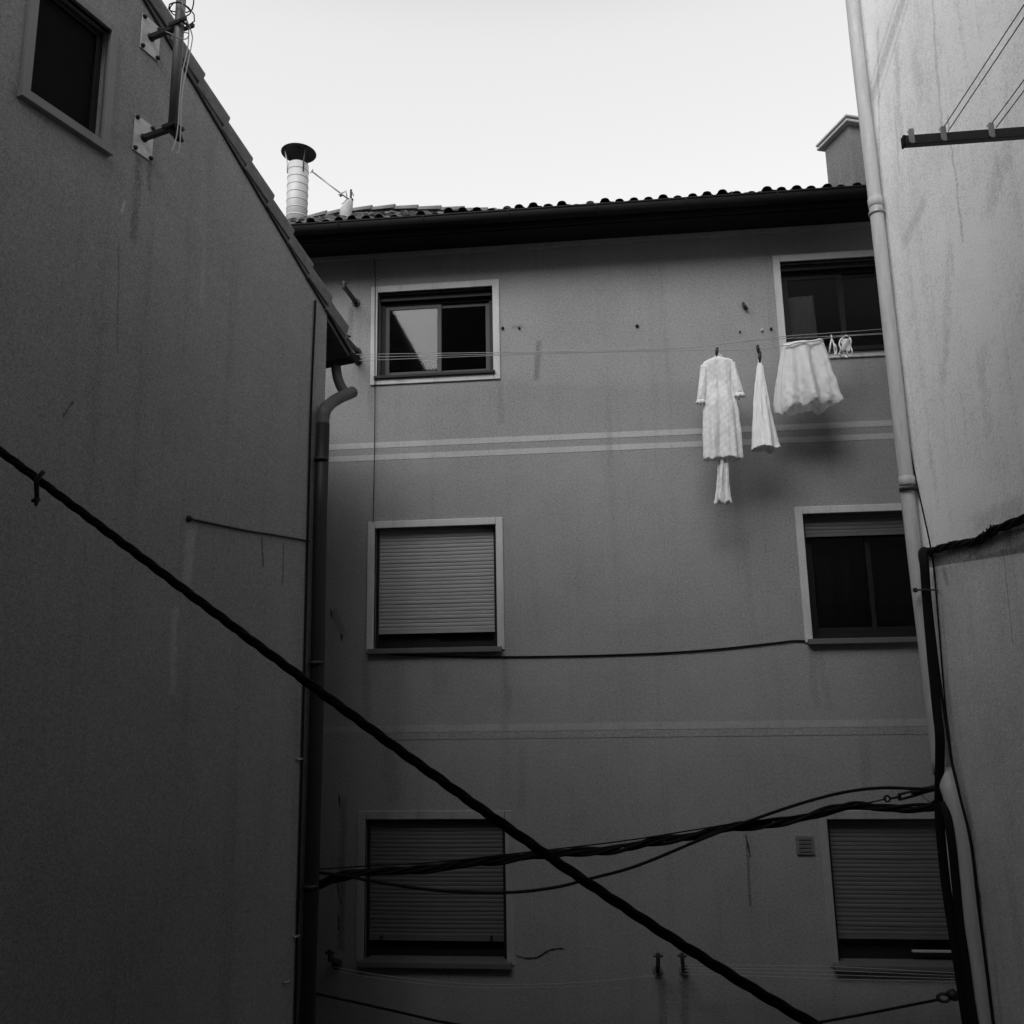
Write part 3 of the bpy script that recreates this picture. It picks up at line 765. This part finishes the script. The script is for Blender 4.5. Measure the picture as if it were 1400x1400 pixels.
cable('thin_wall_wire', 'thin dark wire running down the pale wall to the right of the downpipe', smooth([atX(x, y, XR - .008) for x, y in [(1207, 330), (1228, 520), (1250, 645), (1262, 700), (1275, 765), (1283, 850), (1291, 950), (1298, 1010), (1304, 1060), (1310, 1085)]], 6), .006)
# thin cables on the facade
cable('facade_wire', 'thin wire dropping straight down the facade past the window that mirrors the sky', smooth([atY(x, y, YF - .03) for x, y in [(512, 352), (513, 390), (512.5, 450), (512.5, 560), (511.5, 640), (510, 714)]], 5), .0045)
cable('facade_wire', 'thin dark wire crossing the facade between the sills of the two middle windows', smooth([atY(x, y, YF - .012) for x, y in [(500, 890), (545, 895), (620, 897.5), (690, 898), (800, 896.5), (900, 893), (980, 887.5), (1060, 879), (1086, 876), (1111, 877)]], 6), .0085)
# cable low across the courtyard
sp = thing('span_wire', atY(428, 1358, YB), 'dark wire sagging below the lower windows to an insulator by the pale building', 'wire')
s = MB(); s.tube(smooth([atY(x, y, YB) for x, y in [(425, 1357), (480, 1369), (560, 1387), (620, 1400), (760, 1420), (900, 1422), (1050, 1409), (1130, 1396), (1200, 1383), (1286, 1366)]], 6), .0105, 8); s.build('cable_core', M['black'], sp)
s = MB(); e = atY(1290, 1364, YB)
s.tube([e + Vector((.045 * math.cos(a), 0, .028 * math.sin(a))) for a in [2 * math.pi * k / 16 for k in range(17)]], .012, 8, caps=False)
s.tube([atY(1296, 1361, YB), atY(1303, 1360, YB), atY(1310, 1363, YB)], [.028, .045, .03], 12); s.tube([atY(1305, 1361, YB), Vector((XR + .01, YB, atY(1330, 1361, YB).z))], .014, 8)
s.build('insulator', M['blackmetal'], sp)
# black cable down the gable wall next to the dark downpipe, rusty rod
path = [atL(431.5, 411, .014), atL(427.5, 500, .014), atL(424, 600, .014), atL(421.5, 700, .014), atL(414, 1000, .014), atL(403.5, 1390, .014)]
e = path[-1].copy(); e.z = .05
gc = thing('gable_cable', path[0], 'black cable clipped down the dark gable wall beside the dark downpipe', 'cable')
s = MB(); s.tube(smooth(path, 6) + [e], .010, 8); s.build('cable_core', M['black'], gc)
for x, y in ((411.5, 1038), (407, 1280), (394, 1342)):
    s = MB(); p = atL(x, y, .02); s.tube([p - LD * .05, p, p + LD * .04], [.006, .012, .006], 6); s.tube([p - LD * .05 + Vector((0, 0, .02)), p - LD * .05], .006, 6); s.build('cable_clip', M['galv'], gc)
rod = thing('iron_rod', atL(258, 709, .012), 'thin rusty iron rod with a round end fixed level on the dark gable wall', 'rod')
s = MB(); s.tube(smooth([atL(x, y, .014) for x, y in [(258, 709), (300, 718), (345, 727), (372, 731), (423, 740)]], 4), .009, 6); s.build('rod_bar', M['blackmetal'], rod)
s = MB(); p = atL(258.5, 709, .015); s.tube([p - LD * .016, p - LD * .010, p + LD * .010, p + LD * .016], [.008, .024, .024, .008], 10); s.build('rod_end', M['blackmetal'], rod)

# ------------------------------------------------------------------ antenna mast on the gable
zu, zl = 4.62, 3.80; sm_ = -2.25; MO = .285
mast = thing('antenna_mast', L(sm_, MO, 3.70), 'steel antenna mast held off the gable wall by two bracket arms, wires coiled round it', 'mast')
s = MB(); s.tube([L(sm_, MO, 3.82), L(sm_, MO, 5.15)], .034, 14); s.build('pole', M['mast'], mast)
s = MB(); s.tube([L(sm_, MO, 3.83), L(sm_ + .01, MO + .004, 3.79), L(sm_ + .03, MO + .03, 3.73), L(sm_ + .04, MO + .055, 3.705)], [.040, .040, .030, .012], 12); s.build('pole_foot', M['blackmetal'], mast)
for z, ext in ((zu, .10), (zl, .06)):
    s = MB(); s.box((sm_ - .085, -.012, z - .14), (sm_ + .085, -.002, z + .14), BL); pl = s.build('bracket_plate', M['plate'], mast, bevel=.002)
    for a, b in ((-1, 1), (1, 1), (-1, -1), (1, -1)):
        s = MB(); q = L(sm_ + .07 * a, .012, z + .12 * b); s.tube([q, q + LN * .012, q + LN * .022], [.017, .016, .008], 8); s.build('bolt', M['blackmetal'], pl)
    s = MB(); s.box((sm_ - .018, -(MO - .03), z - .016), (sm_ + .018, .01, z + .016), BL)
    q = L(sm_, 0, z); s.tube([q + LN * .01, q + LN * .03], [.032, .026], 10)
    s.box((sm_ - .045, -(MO + ext), z - .013), (sm_ - .030, -(MO - .06), z + .013), BL); s.box((sm_ + .030, -(MO + ext), z - .013), (sm_ + .045, -(MO - .06), z + .013), BL)
    s.tube([L(sm_ - .05, MO + .055, z), L(sm_ + .05, MO + .055, z)], .008, 6)
    s.build('bracket_arm', M['blackmetal'], mast)
rj = random.Random(21)
s = MB(); pts = []
for k in range(60):
    a = k * .55; pts.append(L(sm_ + (.075 + .02 * math.sin(k * .9)) * math.cos(a), MO + .01 + (.085 + .02 * math.cos(k * .7)) * math.sin(a), 4.68 + .075 * (k / 12) + .05 * math.sin(a * .5)))
s.tube(pts, .0045, 6); s.build('coiled_wire', M['black'], mast)
for k, pl in enumerate(([(252, -30), (252, 20), (258, 40), (256, 70), (250, 95), (246, 130), (243, 175), (238, 200), (234, 208)], [(248, -30), (250, 10), (262, 45), (262, 60), (256, 90), (249, 130), (247, 180), (245, 205), (240, 210)], [(226, 43), (235, 47), (245, 52), (255, 53), (258, 46), (250, 44)])):
    s = MB(); s.tube(smooth([atL(x, y, MO + .075 + .01 * k) for x, y in pl], 5), .0042, 6); s.build('coax_wire', M['wire_light'], mast)

# ------------------------------------------------------------------ wall-mounted clothes rack on the pale wall
YK = 4.6
bx0 = atY(1234.5, 192, YK); bxe = atY(1400, 184, YK)
rack = thing('clothes_rack', Vector((XR, YK, bx0.z)), 'black wall-mounted clothes rack bar with three hooks and grey lines, high on the pale wall', 'clothes rack')
zb = (bx0.z + bxe.z) / 2
for yy in (YK, 2.3):
    s = MB(); s.box((bx0.x, yy - .02, zb - .03), (XR + .01, yy + .02, zb + .03)); s.build('bar', M['blackmetal'], rack, bevel=.004)
    if yy == YK:
        s = MB(); s.box((bx0.x - .004, yy - .021, zb - .033), (bx0.x + .006, yy + .021, zb + .031)); s.build('bar_cap', M['black'], rack)
xs = [atY(1247, 180, YK - .03).x, atY(1291, 178, YK - .03).x, atY(1356.5, 172, YK - .03).x, atY(1425, 168, YK - .03).x]
for yy, sg in ((YK, -1), (2.3, 1)):
    for x in xs:
        s = MB(); y0 = yy + sg * .024
        s.box((x - .012, y0 - .004, zb - .027), (x + .012, y0 + .004, zb + .058)); s.box((x - .013, min(y0, y0 - sg * .03), zb + .058), (x + .013, max(y0, y0 - sg * .03), zb + .068))
        s.box((x - .020, y0 - .0035, zb - .02), (x - .0121, y0 + .0035, zb + .055))
        s.build('line_hook', M['galv'], rack, bevel=.002)
for x in xs[1:]:
    for dx, dz in ((.004, .062), (.022, .03)):
        s = MB(); s.tube([Vector((x + dx, YK - .03, zb + dz)), Vector((x + dx, 3.4, zb + dz - .012)), Vector((x + dx, 2.33, zb + dz))], .0032, 6); s.build('rack_line', M['blackmetal'], rack)

# ------------------------------------------------------------------ facade clothes lines
YL = 8.62
def arm(name, label, base, tip, r, g):
    s = MB(); b = Vector(base); t = Vector(tip); d = (t - b)
    up = Vector((0, 0, 1)); sd = d.normalized().cross(up).normalized()
    pl = [b + sd * -r, b + sd * r, t + sd * r * .8, t - sd * r * .8]
    s.prism([p - up * r * .9 for p in pl], up * r * 1.8)
    s.tube([b - d.normalized() * -.004, b + d.normalized() * .02], r * 2.2, 10)
    s.tube([t - up * r * 1.8, t + up * r * 2.6], r * .9, 8); s.tube([t + sd * r * 2 + up * r * 1.5, t - sd * r * 2 + up * r * 1.5], r * .6, 6)
    return tag(s.build(name, M['blackmetal'], bevel=.002), label, 'bracket', g)
G1 = 'iron clothesline brackets on the facade'
arm('line_bracket', 'dark iron bracket jutting from the facade, uppermost at the roof edge of the gabled building', atY(487, 414, YF - .001), atY(470, 391, 8.56), .022, G1)
arm('line_bracket', 'dark iron bracket showing just past the lowest verge tile of the gabled building', atY(489, 481, YF - .001), atY(474, 464, 8.56), .022, G1)
arm('line_bracket', 'dark iron bracket the upper clotheslines run from, half hidden behind the dark eave', atY(490, 494, YF - .001), atY(477, 484, 8.6), .022, G1)
arm('line_bracket', 'dark iron bracket low on the facade between the dark downpipe and the shuttered window', atY(461, 1318, YF - .001), atY(451, 1308, 8.6), .024, G1)
arm('line_bracket', 'dark iron hook bracket low on the facade, first of the pair by the diagonal cable', atY(899, 1327, YF - .001), atY(900, 1312, 8.72), .022, G1)
arm('line_bracket', 'dark iron hook bracket low on the facade, right under the diagonal cable', atY(935, 1326, YF - .001), atY(933, 1312, 8.72), .022, G1)
for z, lb_ in ((atY(1236, 449, YL).z, 'dark iron bracket behind the pale downpipe holding the upper clotheslines'), (atY(1310, 1325, 8.7).z, 'dark iron bracket behind the riser cables holding the lower clotheslines')):
    arm('line_bracket', lb_, (4.0, YF - .001, z - .03), (4.0, 8.58, z), .022, G1)
def upl(pix, Y, tail=True):
    pts = [atY(x, y, Y) for x, y in pix]
    if tail:
        d = (pts[-1] - pts[-2]); pts.append(pts[-1] + d * ((4.0 - pts[-1].x) / d.x))
    return smooth(pts, 6)
def line(label, path, r=.0035, g='clotheslines strung along the facade'):
    s = MB(); s.tube(path, r, 6); return tag(s.build('clothesline', M['wire']), label, 'clothesline', g)
line('upper clothesline climbing to the right above the hanging dress', upl([(478, 484.5), (600, 483), (760, 480.5), (920, 476), (1000, 468), (1070, 460), (1140, 455), (1228, 448.5)], YL))
line('upper clothesline running just under the topmost line across the facade', upl([(478, 489), (600, 486), (760, 482), (900, 478.5), (960, 473), (1040, 465), (1140, 459.5), (1228, 454)], YL - .02))
line('sagging upper clothesline that carries the hanging white laundry', upl([(478, 493.5), (600, 489), (760, 483), (900, 480), (980, 478.5), (1040, 478), (1072, 472), (1122, 463.5), (1165, 459), (1228, 456)], YL - .06))
for k, (dy) in enumerate((0, 5)):
    s = [(455, 1322 + dy), (520, 1333 + dy), (620, 1344 + dy), (700, 1346 + dy), (800, 1343 + dy), (897, 1333 + dy * .4)]
    line(('lower clothesline sagging beneath the shuttered window to the hook bracket', 'second lower clothesline hanging just beneath the other under the shuttered window')[k], upl(s, 8.62 + .02 * k, False), .003)
for k in range(4):
    s = [(935, 1319 + k * 4.2), (1050, 1320 + k * 5), (1150, 1322 + k * 5.6), (1300, 1330 + k * 4)]
    line(('topmost of the four lower clotheslines passing under the window by the riser cables', 'second of the four lower clotheslines under the window by the riser cables', 'third of the four lower clotheslines under the window by the riser cables', 'lowest of the four lower clotheslines under the window by the riser cables')[k], upl(s, 8.66 + .012 * k), .003)

# ------------------------------------------------------------------ laundry
YG = YL - .06
def shell(rows, seed, nf, amp, hem=None, seg=112, sub=6, crease=.010):
    """garment as an open tube: rows (y pixel, x left, x right, depth/width); folds deepen towards the hem"""
    rr = random.Random(seed); f1 = [rr.uniform(0, 6.28) for _ in range(4)]
    ctl = []
    for (y, xl, xr, dr) in rows:
        a = atY(xl, y, YG); b = atY(xr, y, YG); ctl.append(Vector(((a.x + b.x) / 2, (b.x - a.x) / 2, (a.z + b.z) / 2)) .to_4d())
        ctl[-1][3] = dr
    pts = []
    for i in range(len(ctl) - 1):
        for k in range(sub): pts.append(ctl[i].lerp(ctl[i + 1], k / sub))
    pts.append(ctl[-1]); out = []; rz = random.Random(seed + 100); wz_ = [rz.uniform(-.006, .006) for _ in range(seg)]
    for i, c in enumerate(pts):
        t = i / (len(pts) - 1); row = []
        for k in range(seg):
            a = 2 * math.pi * k / seg
            fold = amp * (.35 + .65 * t) * (math.sin(nf * a + f1[0] + .5 * math.sin(2 * t + f1[1])) + .5 * math.sin((nf * 1.7) // 1 * a + f1[2] + t))
            # random pulls: long vertical creases, a few slanting ones and small crumples
            q1 = pnoise.noise((math.cos(a) * 2.6 + seed, math.sin(a) * 2.6, c[2] * 1.6)) * 1.6
            q2 = pnoise.noise((math.cos(a) * 5.5 + c[2] * 6, math.sin(a) * 5.5 + seed, c[2] * 7)) * .9
            q3 = pnoise.noise((math.cos(a) * 9, math.sin(a) * 9 + seed, c[2] * 22)) * .5
            cr = crease * (q1 + q2 + q3) * (.3 + .9 * min(1, t * 2.2)) * (1 if c[1] > .05 else .4)
            rx = c[1] * (1 + fold * .25) + cr * .5; ry = c[1] * c[3] * (1 + fold) + cr * 1.3
            z = c[2]
            if hem: z += hem(a, t) * max(0, (t - .72) / .28)
            z += .004 * math.sin(9 * t + 3 * a) + wz_[k] * t
            row.append(Vector((c[0] + rx * math.cos(a), YG + ry * math.sin(a), z)))
        out.append(row)
    return out
# long-sleeved dress on a hanger
dz = atY(985, 629, YG)
dr = thing('dress', dz, 'long white patterned dress with elbow sleeves hanging from a white hanger', 'dress')
s = MB()
s.grid(shell([(489.5, 973, 989, .55), (491, 968, 995, .45), (493.5, 963, 1000, .40), (499, 960.5, 1002, .36), (510, 963, 1002.5, .34), (522, 965, 1003, .33), (530, 964.5, 1002.5, .34), (545, 963, 1005, .38), (560, 962, 1008.5, .40), (590, 962, 1012, .42), (615, 962.5, 1013.5, .42), (627.5, 963, 1014.5, .42)], 4, 6, .2, lambda a, t: .012 * math.sin(4 * a + 1) + .008 * math.sin(9 * a)), close=True)
s.build('bodice_and_skirt', M['cloth'], dr, solid=.003)
s = MB(); c = atY(981, 490.5, YG)
s.tube([c + Vector((.066 * math.cos(a), .035 * math.sin(a) , .012 - .03 * (1 - math.sin(a)) * .5)) for a in [2 * math.pi * k / 24 for k in range(25)]], .009, 8, caps=False); s.build('collar', M['cloth2'], dr)
def sleeve(pts, rad):
    path = smooth(pts, 5); s = MB(); n = 20; rows = []
    for i, p in enumerate(path):
        t = i / (len(path) - 1); r = rad[0] + (rad[1] - rad[0]) * t; a_ = path[max(i - 1, 0)]; b_ = path[min(i + 1, len(path) - 1)]; d = (b_ - a_).normalized(); sd = d.cross(Vector((0, 1, 0))).normalized()
        rows.append([p + sd * math.cos(q) * r * (1 + .1 * math.sin(5 * q + 4 * t)) + Vector((0, 1, 0)) * math.sin(q) * r * .75 * (1 + .12 * math.sin(4 * q + 3 * t)) + Vector((0, 0, .008 * math.sin(3 * q) * t)) for q in [2 * math.pi * k / n for k in range(n)]])
    s.grid(rows, close=True); return s
sleeve([atY(963.5, 500, YG), atY(961.5, 515, YG), atY(959.5, 532, YG - .02), atY(958, 547, YG - .02)], (.040, .036)).build('sleeve', M['cloth'], dr, solid=.003)
sleeve([atY(1001, 496, YG), atY(1003.5, 510, YG), atY(1007.5, 526, YG - .02), atY(1010.5, 538, YG - .02)], (.034, .044)).build('sleeve', M['cloth'], dr, solid=.003)
for cx_, cy_, rr_ in ((957.8, 548, .041), (1011, 539, .049)):
    s = MB(); c = atY(cx_, cy_, YG - .02); rows = []
    for q in range(3):
        rows.append([c + Vector((rr_ * (.92 + .1 * q + .10 * q * math.sin(9 * a)) * math.cos(a), rr_ * .8 * (.92 + .1 * q + .1 * q * math.sin(9 * a)) * math.sin(a), .012 - .022 * q + .006 * q * math.sin(7 * a))) for a in [2 * math.pi * k / 40 for k in range(40)]])
    s.grid(rows, close=True); s.build('cuff', M['cloth2'], dr, solid=.002)
hg = thing('clothes_hanger', atY(981, 489, YG), 'white clothes hanger hooked on the line under a dark peg, inside the dress collar', 'hanger')
s = MB(); t_ = atY(980.5, 479, YG)
s.tube(smooth([t_ + Vector((.014, 0, -.004)), t_ + Vector((.006, 0, .012)), t_ + Vector((-.008, 0, .008)), t_ + Vector((-.004, 0, -.03)), atY(982, 487, YG), atY(982, 490, YG)], 5), .0045, 6)
s.build('hook', M['white'], hg)
s = MB(); a = atY(966, 497, YG); b = atY(982, 487.5, YG); c = atY(998, 494, YG); s.tube([a, b, c], .009, 8); s.tube([atY(972, 493.5, YG), atY(979, 485.5, YG), atY(982, 484, YG), atY(985, 485.5, YG), atY(990, 490, YG)], .006, 6); s.build('shoulder_bar', M['white'], hg)
def peg(label, x, y, tilt=.0, h=.085):
    p = atY(x, y, YG); o = thing('clothes_peg', p, label, 'peg', 'dark clothes pegs')
    for sg in (-1, 1):
        s = MB(); a = p + Vector((tilt * h * .5, sg * .009, h * .5)); b = p - Vector((tilt * h * .5, -sg * .006, h * .5))
        s.tube([a, p + Vector((0, sg * .007, 0)), b], [.013, .017, .011], 6); s.build('jaw', M['peg'], o)
peg('dark peg clipping the white hanger of the dress', 980, 481, .15)
peg('dark peg on the line above the narrow white slip', 1036.5, 477.5, -.1)
peg('dark peg at the pinched top of the narrow white slip', 1038.8, 488, .1, .11)
# narrow lace strip showing below the dress
lz = thing('lace_underskirt', atY(988, 688, YG), 'narrow white lace piece hanging out below the hem of the long dress', 'garment')
s = MB(); s.grid(shell([(560, 985, 994, .5), (600, 983.5, 995, .5), (630, 982, 996, .45), (650, 981.3, 996, .45), (668, 980, 997, .45), (680, 978.5, 998.5, .5), (687, 977.5, 1000, .5)], 9, 4, .3, lambda a, t: .015 * math.sin(5 * a)), close=True); s.build('lace_cloth', M['cloth'], lz, solid=.002)
sp_ = thing('slip', atY(1046, 620, YG), 'narrow white slip pinched at the top and flaring to a wide hem', 'slip')
s = MB(); s.grid(shell([(497, 1036, 1041, .6), (502, 1034.5, 1043.5, .6), (520, 1033, 1046, .7), (545, 1031, 1050.5, .75), (570, 1029.3, 1055.5, .8), (595, 1028, 1061, .85), (608, 1027.5, 1064, .85), (614, 1027, 1066.5, .85)], 12, 5, .2, lambda a, t: .012 * math.sin(3 * a + 1)), close=True); s.build('slip_cloth', M['cloth2'], sp_, solid=.003)
s = MB()
for x0, x1 in ((1037, 1035.8), (1040, 1042.3)): s.tube([atY(1038.5, 488, YG), atY(x0, 493, YG), atY(x1, 500, YG)], .005, 6)
s.build('strap', M['cloth2'], sp_)
sk = thing('skirt', atY(1107, 562, YG), 'wide sheer white skirt with soft folds pegged by its waistband to the line', 'skirt')
def hem2(a, t): return .035 * math.cos(a) + .020 * math.sin(3 * a + .6) + .012 * math.sin(5 * a) + .009 * math.sin(11 * a)
s = MB(); s.grid(shell([(468, 1072, 1124, .22), (471, 1071, 1126, .25), (480, 1070, 1128.5, .3), (500, 1067, 1135, .38), (520, 1065, 1141, .45), (537, 1064, 1146.5, .52), (548, 1063.5, 1150.5, .54), (555, 1064.5, 1151, .54), (558, 1066, 1149, .52)], 22, 7, .36, hem2, seg=128, crease=.016), close=True); s.build('skirt_cloth', M['cloth3'], sk, solid=.003)
s = MB(); s.tube(smooth([atY(1072, 472, YG - .05), atY(1080, 471.5, YG - .07), atY(1086, 469, YG - .08), atY(1100, 467.3, YG - .08), atY(1114, 466, YG - .07), atY(1121, 464, YG - .06), atY(1125, 467, YG - .04)], 5), .011, 8); s.build('waistband', M['white'], sk)
# two small crumpled lace pieces beside the skirt
def frill(label, loops, seed):
    o = thing('lace_garment', atY(loops[0][0][0], loops[0][-1][1], YG), label, 'garment', 'small lace pieces beside the skirt')
    rr = random.Random(seed); s = MB()
    for lp_ in loops:
        path = smooth([atY(x, y, YG + rr.uniform(-.03, .03)) for x, y in lp_], 6)
        s.tube(path, [.0045 + .006 * math.sin(k * 1.9 + seed) ** 2 for k in range(len(path))], 7)
    s.build('lace_cloth', M['cloth'], o)
frill('small white strappy lace piece hanging next to the skirt', [[(1136.5, 458), (1137, 463), (1135.5, 470), (1134.5, 477), (1133.8, 485)], [(1136.8, 463), (1138.5, 466), (1140.2, 472), (1141, 480), (1142, 489)], [(1140, 470), (1142.5, 473), (1143.5, 479), (1142.5, 485)]], 2)
frill('small crumpled white lace piece at the right end of the laundry', [[(1157, 459), (1152, 461.5), (1149, 465), (1147.5, 471), (1149.5, 477), (1147, 484)], [(1157, 459), (1161, 461), (1163.5, 466), (1163, 474), (1165, 480), (1164.5, 487)], [(1149, 466), (1152, 471), (1151, 478), (1155, 484)], [(1147, 483), (1150, 487), (1155, 486), (1158, 489)], [(1161, 478), (1158, 482), (1161, 487), (1165, 486)]], 6)
s = MB(); q = [[atY(1151 + 11 * u, 463 + 17 * v, YG + .012 * math.sin(6 * u + 5 * v)) for u in [k / 6 for k in range(7)]] for v in [k / 6 for k in range(7)]]
s.grid(q); s.build('lace_panel', M['cloth3'], [o for o in COL.objects if o.name.startswith('lace_garment') and o.parent is None][-1], solid=.002)

# ------------------------------------------------------------------ small things on walls and roof
p = atY(1100.5, 1155, YF); s = MB(); s.box((p.x - .085, YF - .02, p.z - .09), (p.x + .085, YF + .01, p.z + .09))
pq = tag(s.build('wall_vent', M['plaque'], bevel=.006), 'small square dark vent cover on the facade beside the lower shuttered window', 'vent cover')
s = MB()
for k in range(4): s.box((p.x - .06, YF - .027, p.z - .062 + k * .037), (p.x + .06, YF - .021, p.z - .045 + k * .037))
s.build('vent_slot', M['sill'], pq).location = -Vector(pq.location)
for (x, y, r) in ((687.5, 449, .02), (710, 449, .016), (871, 446, .022), (1019, 421, .026), (1011.5, 454, .012), (1054, 450, .016), (1041.5, 452, .018)):
    p = atY(x, y, YF); s = MB(); s.tube([p + Vector((0, .01, 0)), p - Vector((0, .02, 0)), p - Vector((0.004, .035, -.006))], [r, r * .8, r * .3], 8)
    if r > .025: s.tube([p - Vector((.03, .03, -.05)), p - Vector((-.012, .035, .03))], .016, 6)
    tag(s.build('wall_plug', M['blackmetal'] if x != 1041.5 else M['white']), 'tiny plug or screw stub left in the top storey wall of the facade', 'screw', 'screw stubs left in the facade')
# television antenna on the apartment roof
ta = atY(475, 296, 10.6)
tv = thing('tv_antenna', ta - Vector((0, 0, .12)), 'television antenna with a long boom rising from a pale mortar lump on the tiled roof', 'antenna')
s = MB(); b0 = atY(473, 293, 10.6); rows = []
for (x, y, w_) in ((474, 300, .06), (472.5, 296, .078), (472.7, 291, .088), (473.8, 285, .085), (476, 279, .066), (478.3, 275, .045), (479.5, 272.5, .028)):
    c = atY(x, y, 10.6); rows.append([c + Vector((w_ * math.cos(a), w_ * .9 * math.sin(a), .008 * math.sin(3 * a))) for a in [2 * math.pi * k / 20 for k in range(20)]])
s.grid(rows, close=True); s.face(rows[-1]); s.build('mortar_lump', M['mortar'], tv)
s = MB(); s.tube([atY(479.5, 276, 10.6), atY(480, 259.5, 10.6)], .016, 8); s.tube([atY(476, 273, 10.6), atY(482.5, 273.5, 10.6)], .024, 8); s.build('mast', M['blackmetal'], tv)
s = MB(); s.tube([atY(426, 234, 10.6), atY(474.5, 271, 10.6)], .011, 8); s.tube([atY(464, 267.5, 10.6), atY(468, 265, 10.6)], .026, 8); s.build('boom', M['galv'], tv)
s = MB()
for a, b in (((472.5, 259), (475, 272)), ((467, 279), (474.5, 272.5)), ((463, 266), (472, 262)), ((481, 262), (483.5, 268)), ((424.5, 236.5), (428, 232)), ((469, 277), (471, 280))): s.tube([atY(*a, 10.55), atY(*b, 10.62)], .007, 6)
s.build('antenna_element', M['galv'], tv)

# ------------------------------------------------------------------ the building behind the viewer (seen only in window panes; heights and notch shaped for shade and reflection)
beh = thing('unseen_rear_building', (0, -1.0, 0), 'plain rendered building wall out of view behind the viewer, shaped to shade the courtyard', 'building')
s = MB(); s.box((-12, -8, 0), (-4.75, -.9, H + 9.0)); s.box((-4.749, -8, 0), (-3.52, -.9, H + 7.25)); s.box((-3.519, -8, 0), (XR - .01, -.9, H + 9.0)); s.build('wall', M['rear'], beh)

# ------------------------------------------------------------------ light
SUN_DIR = Vector((-.22, -.72, .64)).normalized()     # towards the sun
elev = math.asin(SUN_DIR.z); azim = math.atan2(SUN_DIR.x, SUN_DIR.y)
wd = bpy.data.worlds.new('World'); scene.world = wd; wd.use_nodes = True
nt = wd.node_tree; bg = nt.nodes['Background']
sky = nt.nodes.new('ShaderNodeTexSky'); sky.sky_type = 'NISHITA'; sky.sun_disc = False
sky.sun_elevation = elev; sky.sun_rotation = azim; sky.altitude = 0; sky.air_density = 1.6; sky.dust_density = 6; sky.ozone_density = 1
bw = nt.nodes.new('ShaderNodeRGBToBW'); nt.links.new(sky.outputs[0], bw.inputs[0]); 
cloud = nt.nodes.new('ShaderNodeMath'); cloud.operation = 'POWER'; cloud.inputs[1].default_value = .5   # high thin overcast evens the sky out
nt.links.new(bw.outputs[0], cloud.inputs[0])
veil = nt.nodes.new('ShaderNodeMath'); veil.operation = 'MULTIPLY'; veil.inputs[1].default_value = 3.85
nt.links.new(cloud.outputs[0], veil.inputs[0]); 
geo = nt.nodes.new('ShaderNodeTexCoord'); sz = nt.nodes.new('ShaderNodeSeparateXYZ'); nt.links.new(geo.outputs['Generated'], sz.inputs[0])
zen = N(nt, sz.outputs[2]).ss(.63, .87) * -.97 + 1          # haze is bright low down, the zenith is deeper
nt.links.new((N(nt, veil.outputs[0]) * zen).k, bg.inputs[0])
bg.inputs[1].default_value = .10
sl_ = bpy.data.lights.new('sun', 'SUN'); sl_.energy = 1.5; sl_.angle = math.radians(50); sl_.color = (1, 1, 1)
so = bpy.data.objects.new('sun', sl_); COL.objects.link(so)
so.rotation_euler = (-SUN_DIR).to_track_quat('-Z', 'Y').to_euler(); so.location = (-8, -6, 25)

scene.view_settings.view_transform = 'Standard'; scene.view_settings.look = 'None'
scene.view_settings.exposure = .7; scene.view_settings.gamma = 1
scene.render.engine = 'CYCLES'
scene.cycles.max_bounces = 8; scene.cycles.diffuse_bounces = 4; scene.cycles.transparent_max_bounces = 12
scene.cycles.use_denoising = True
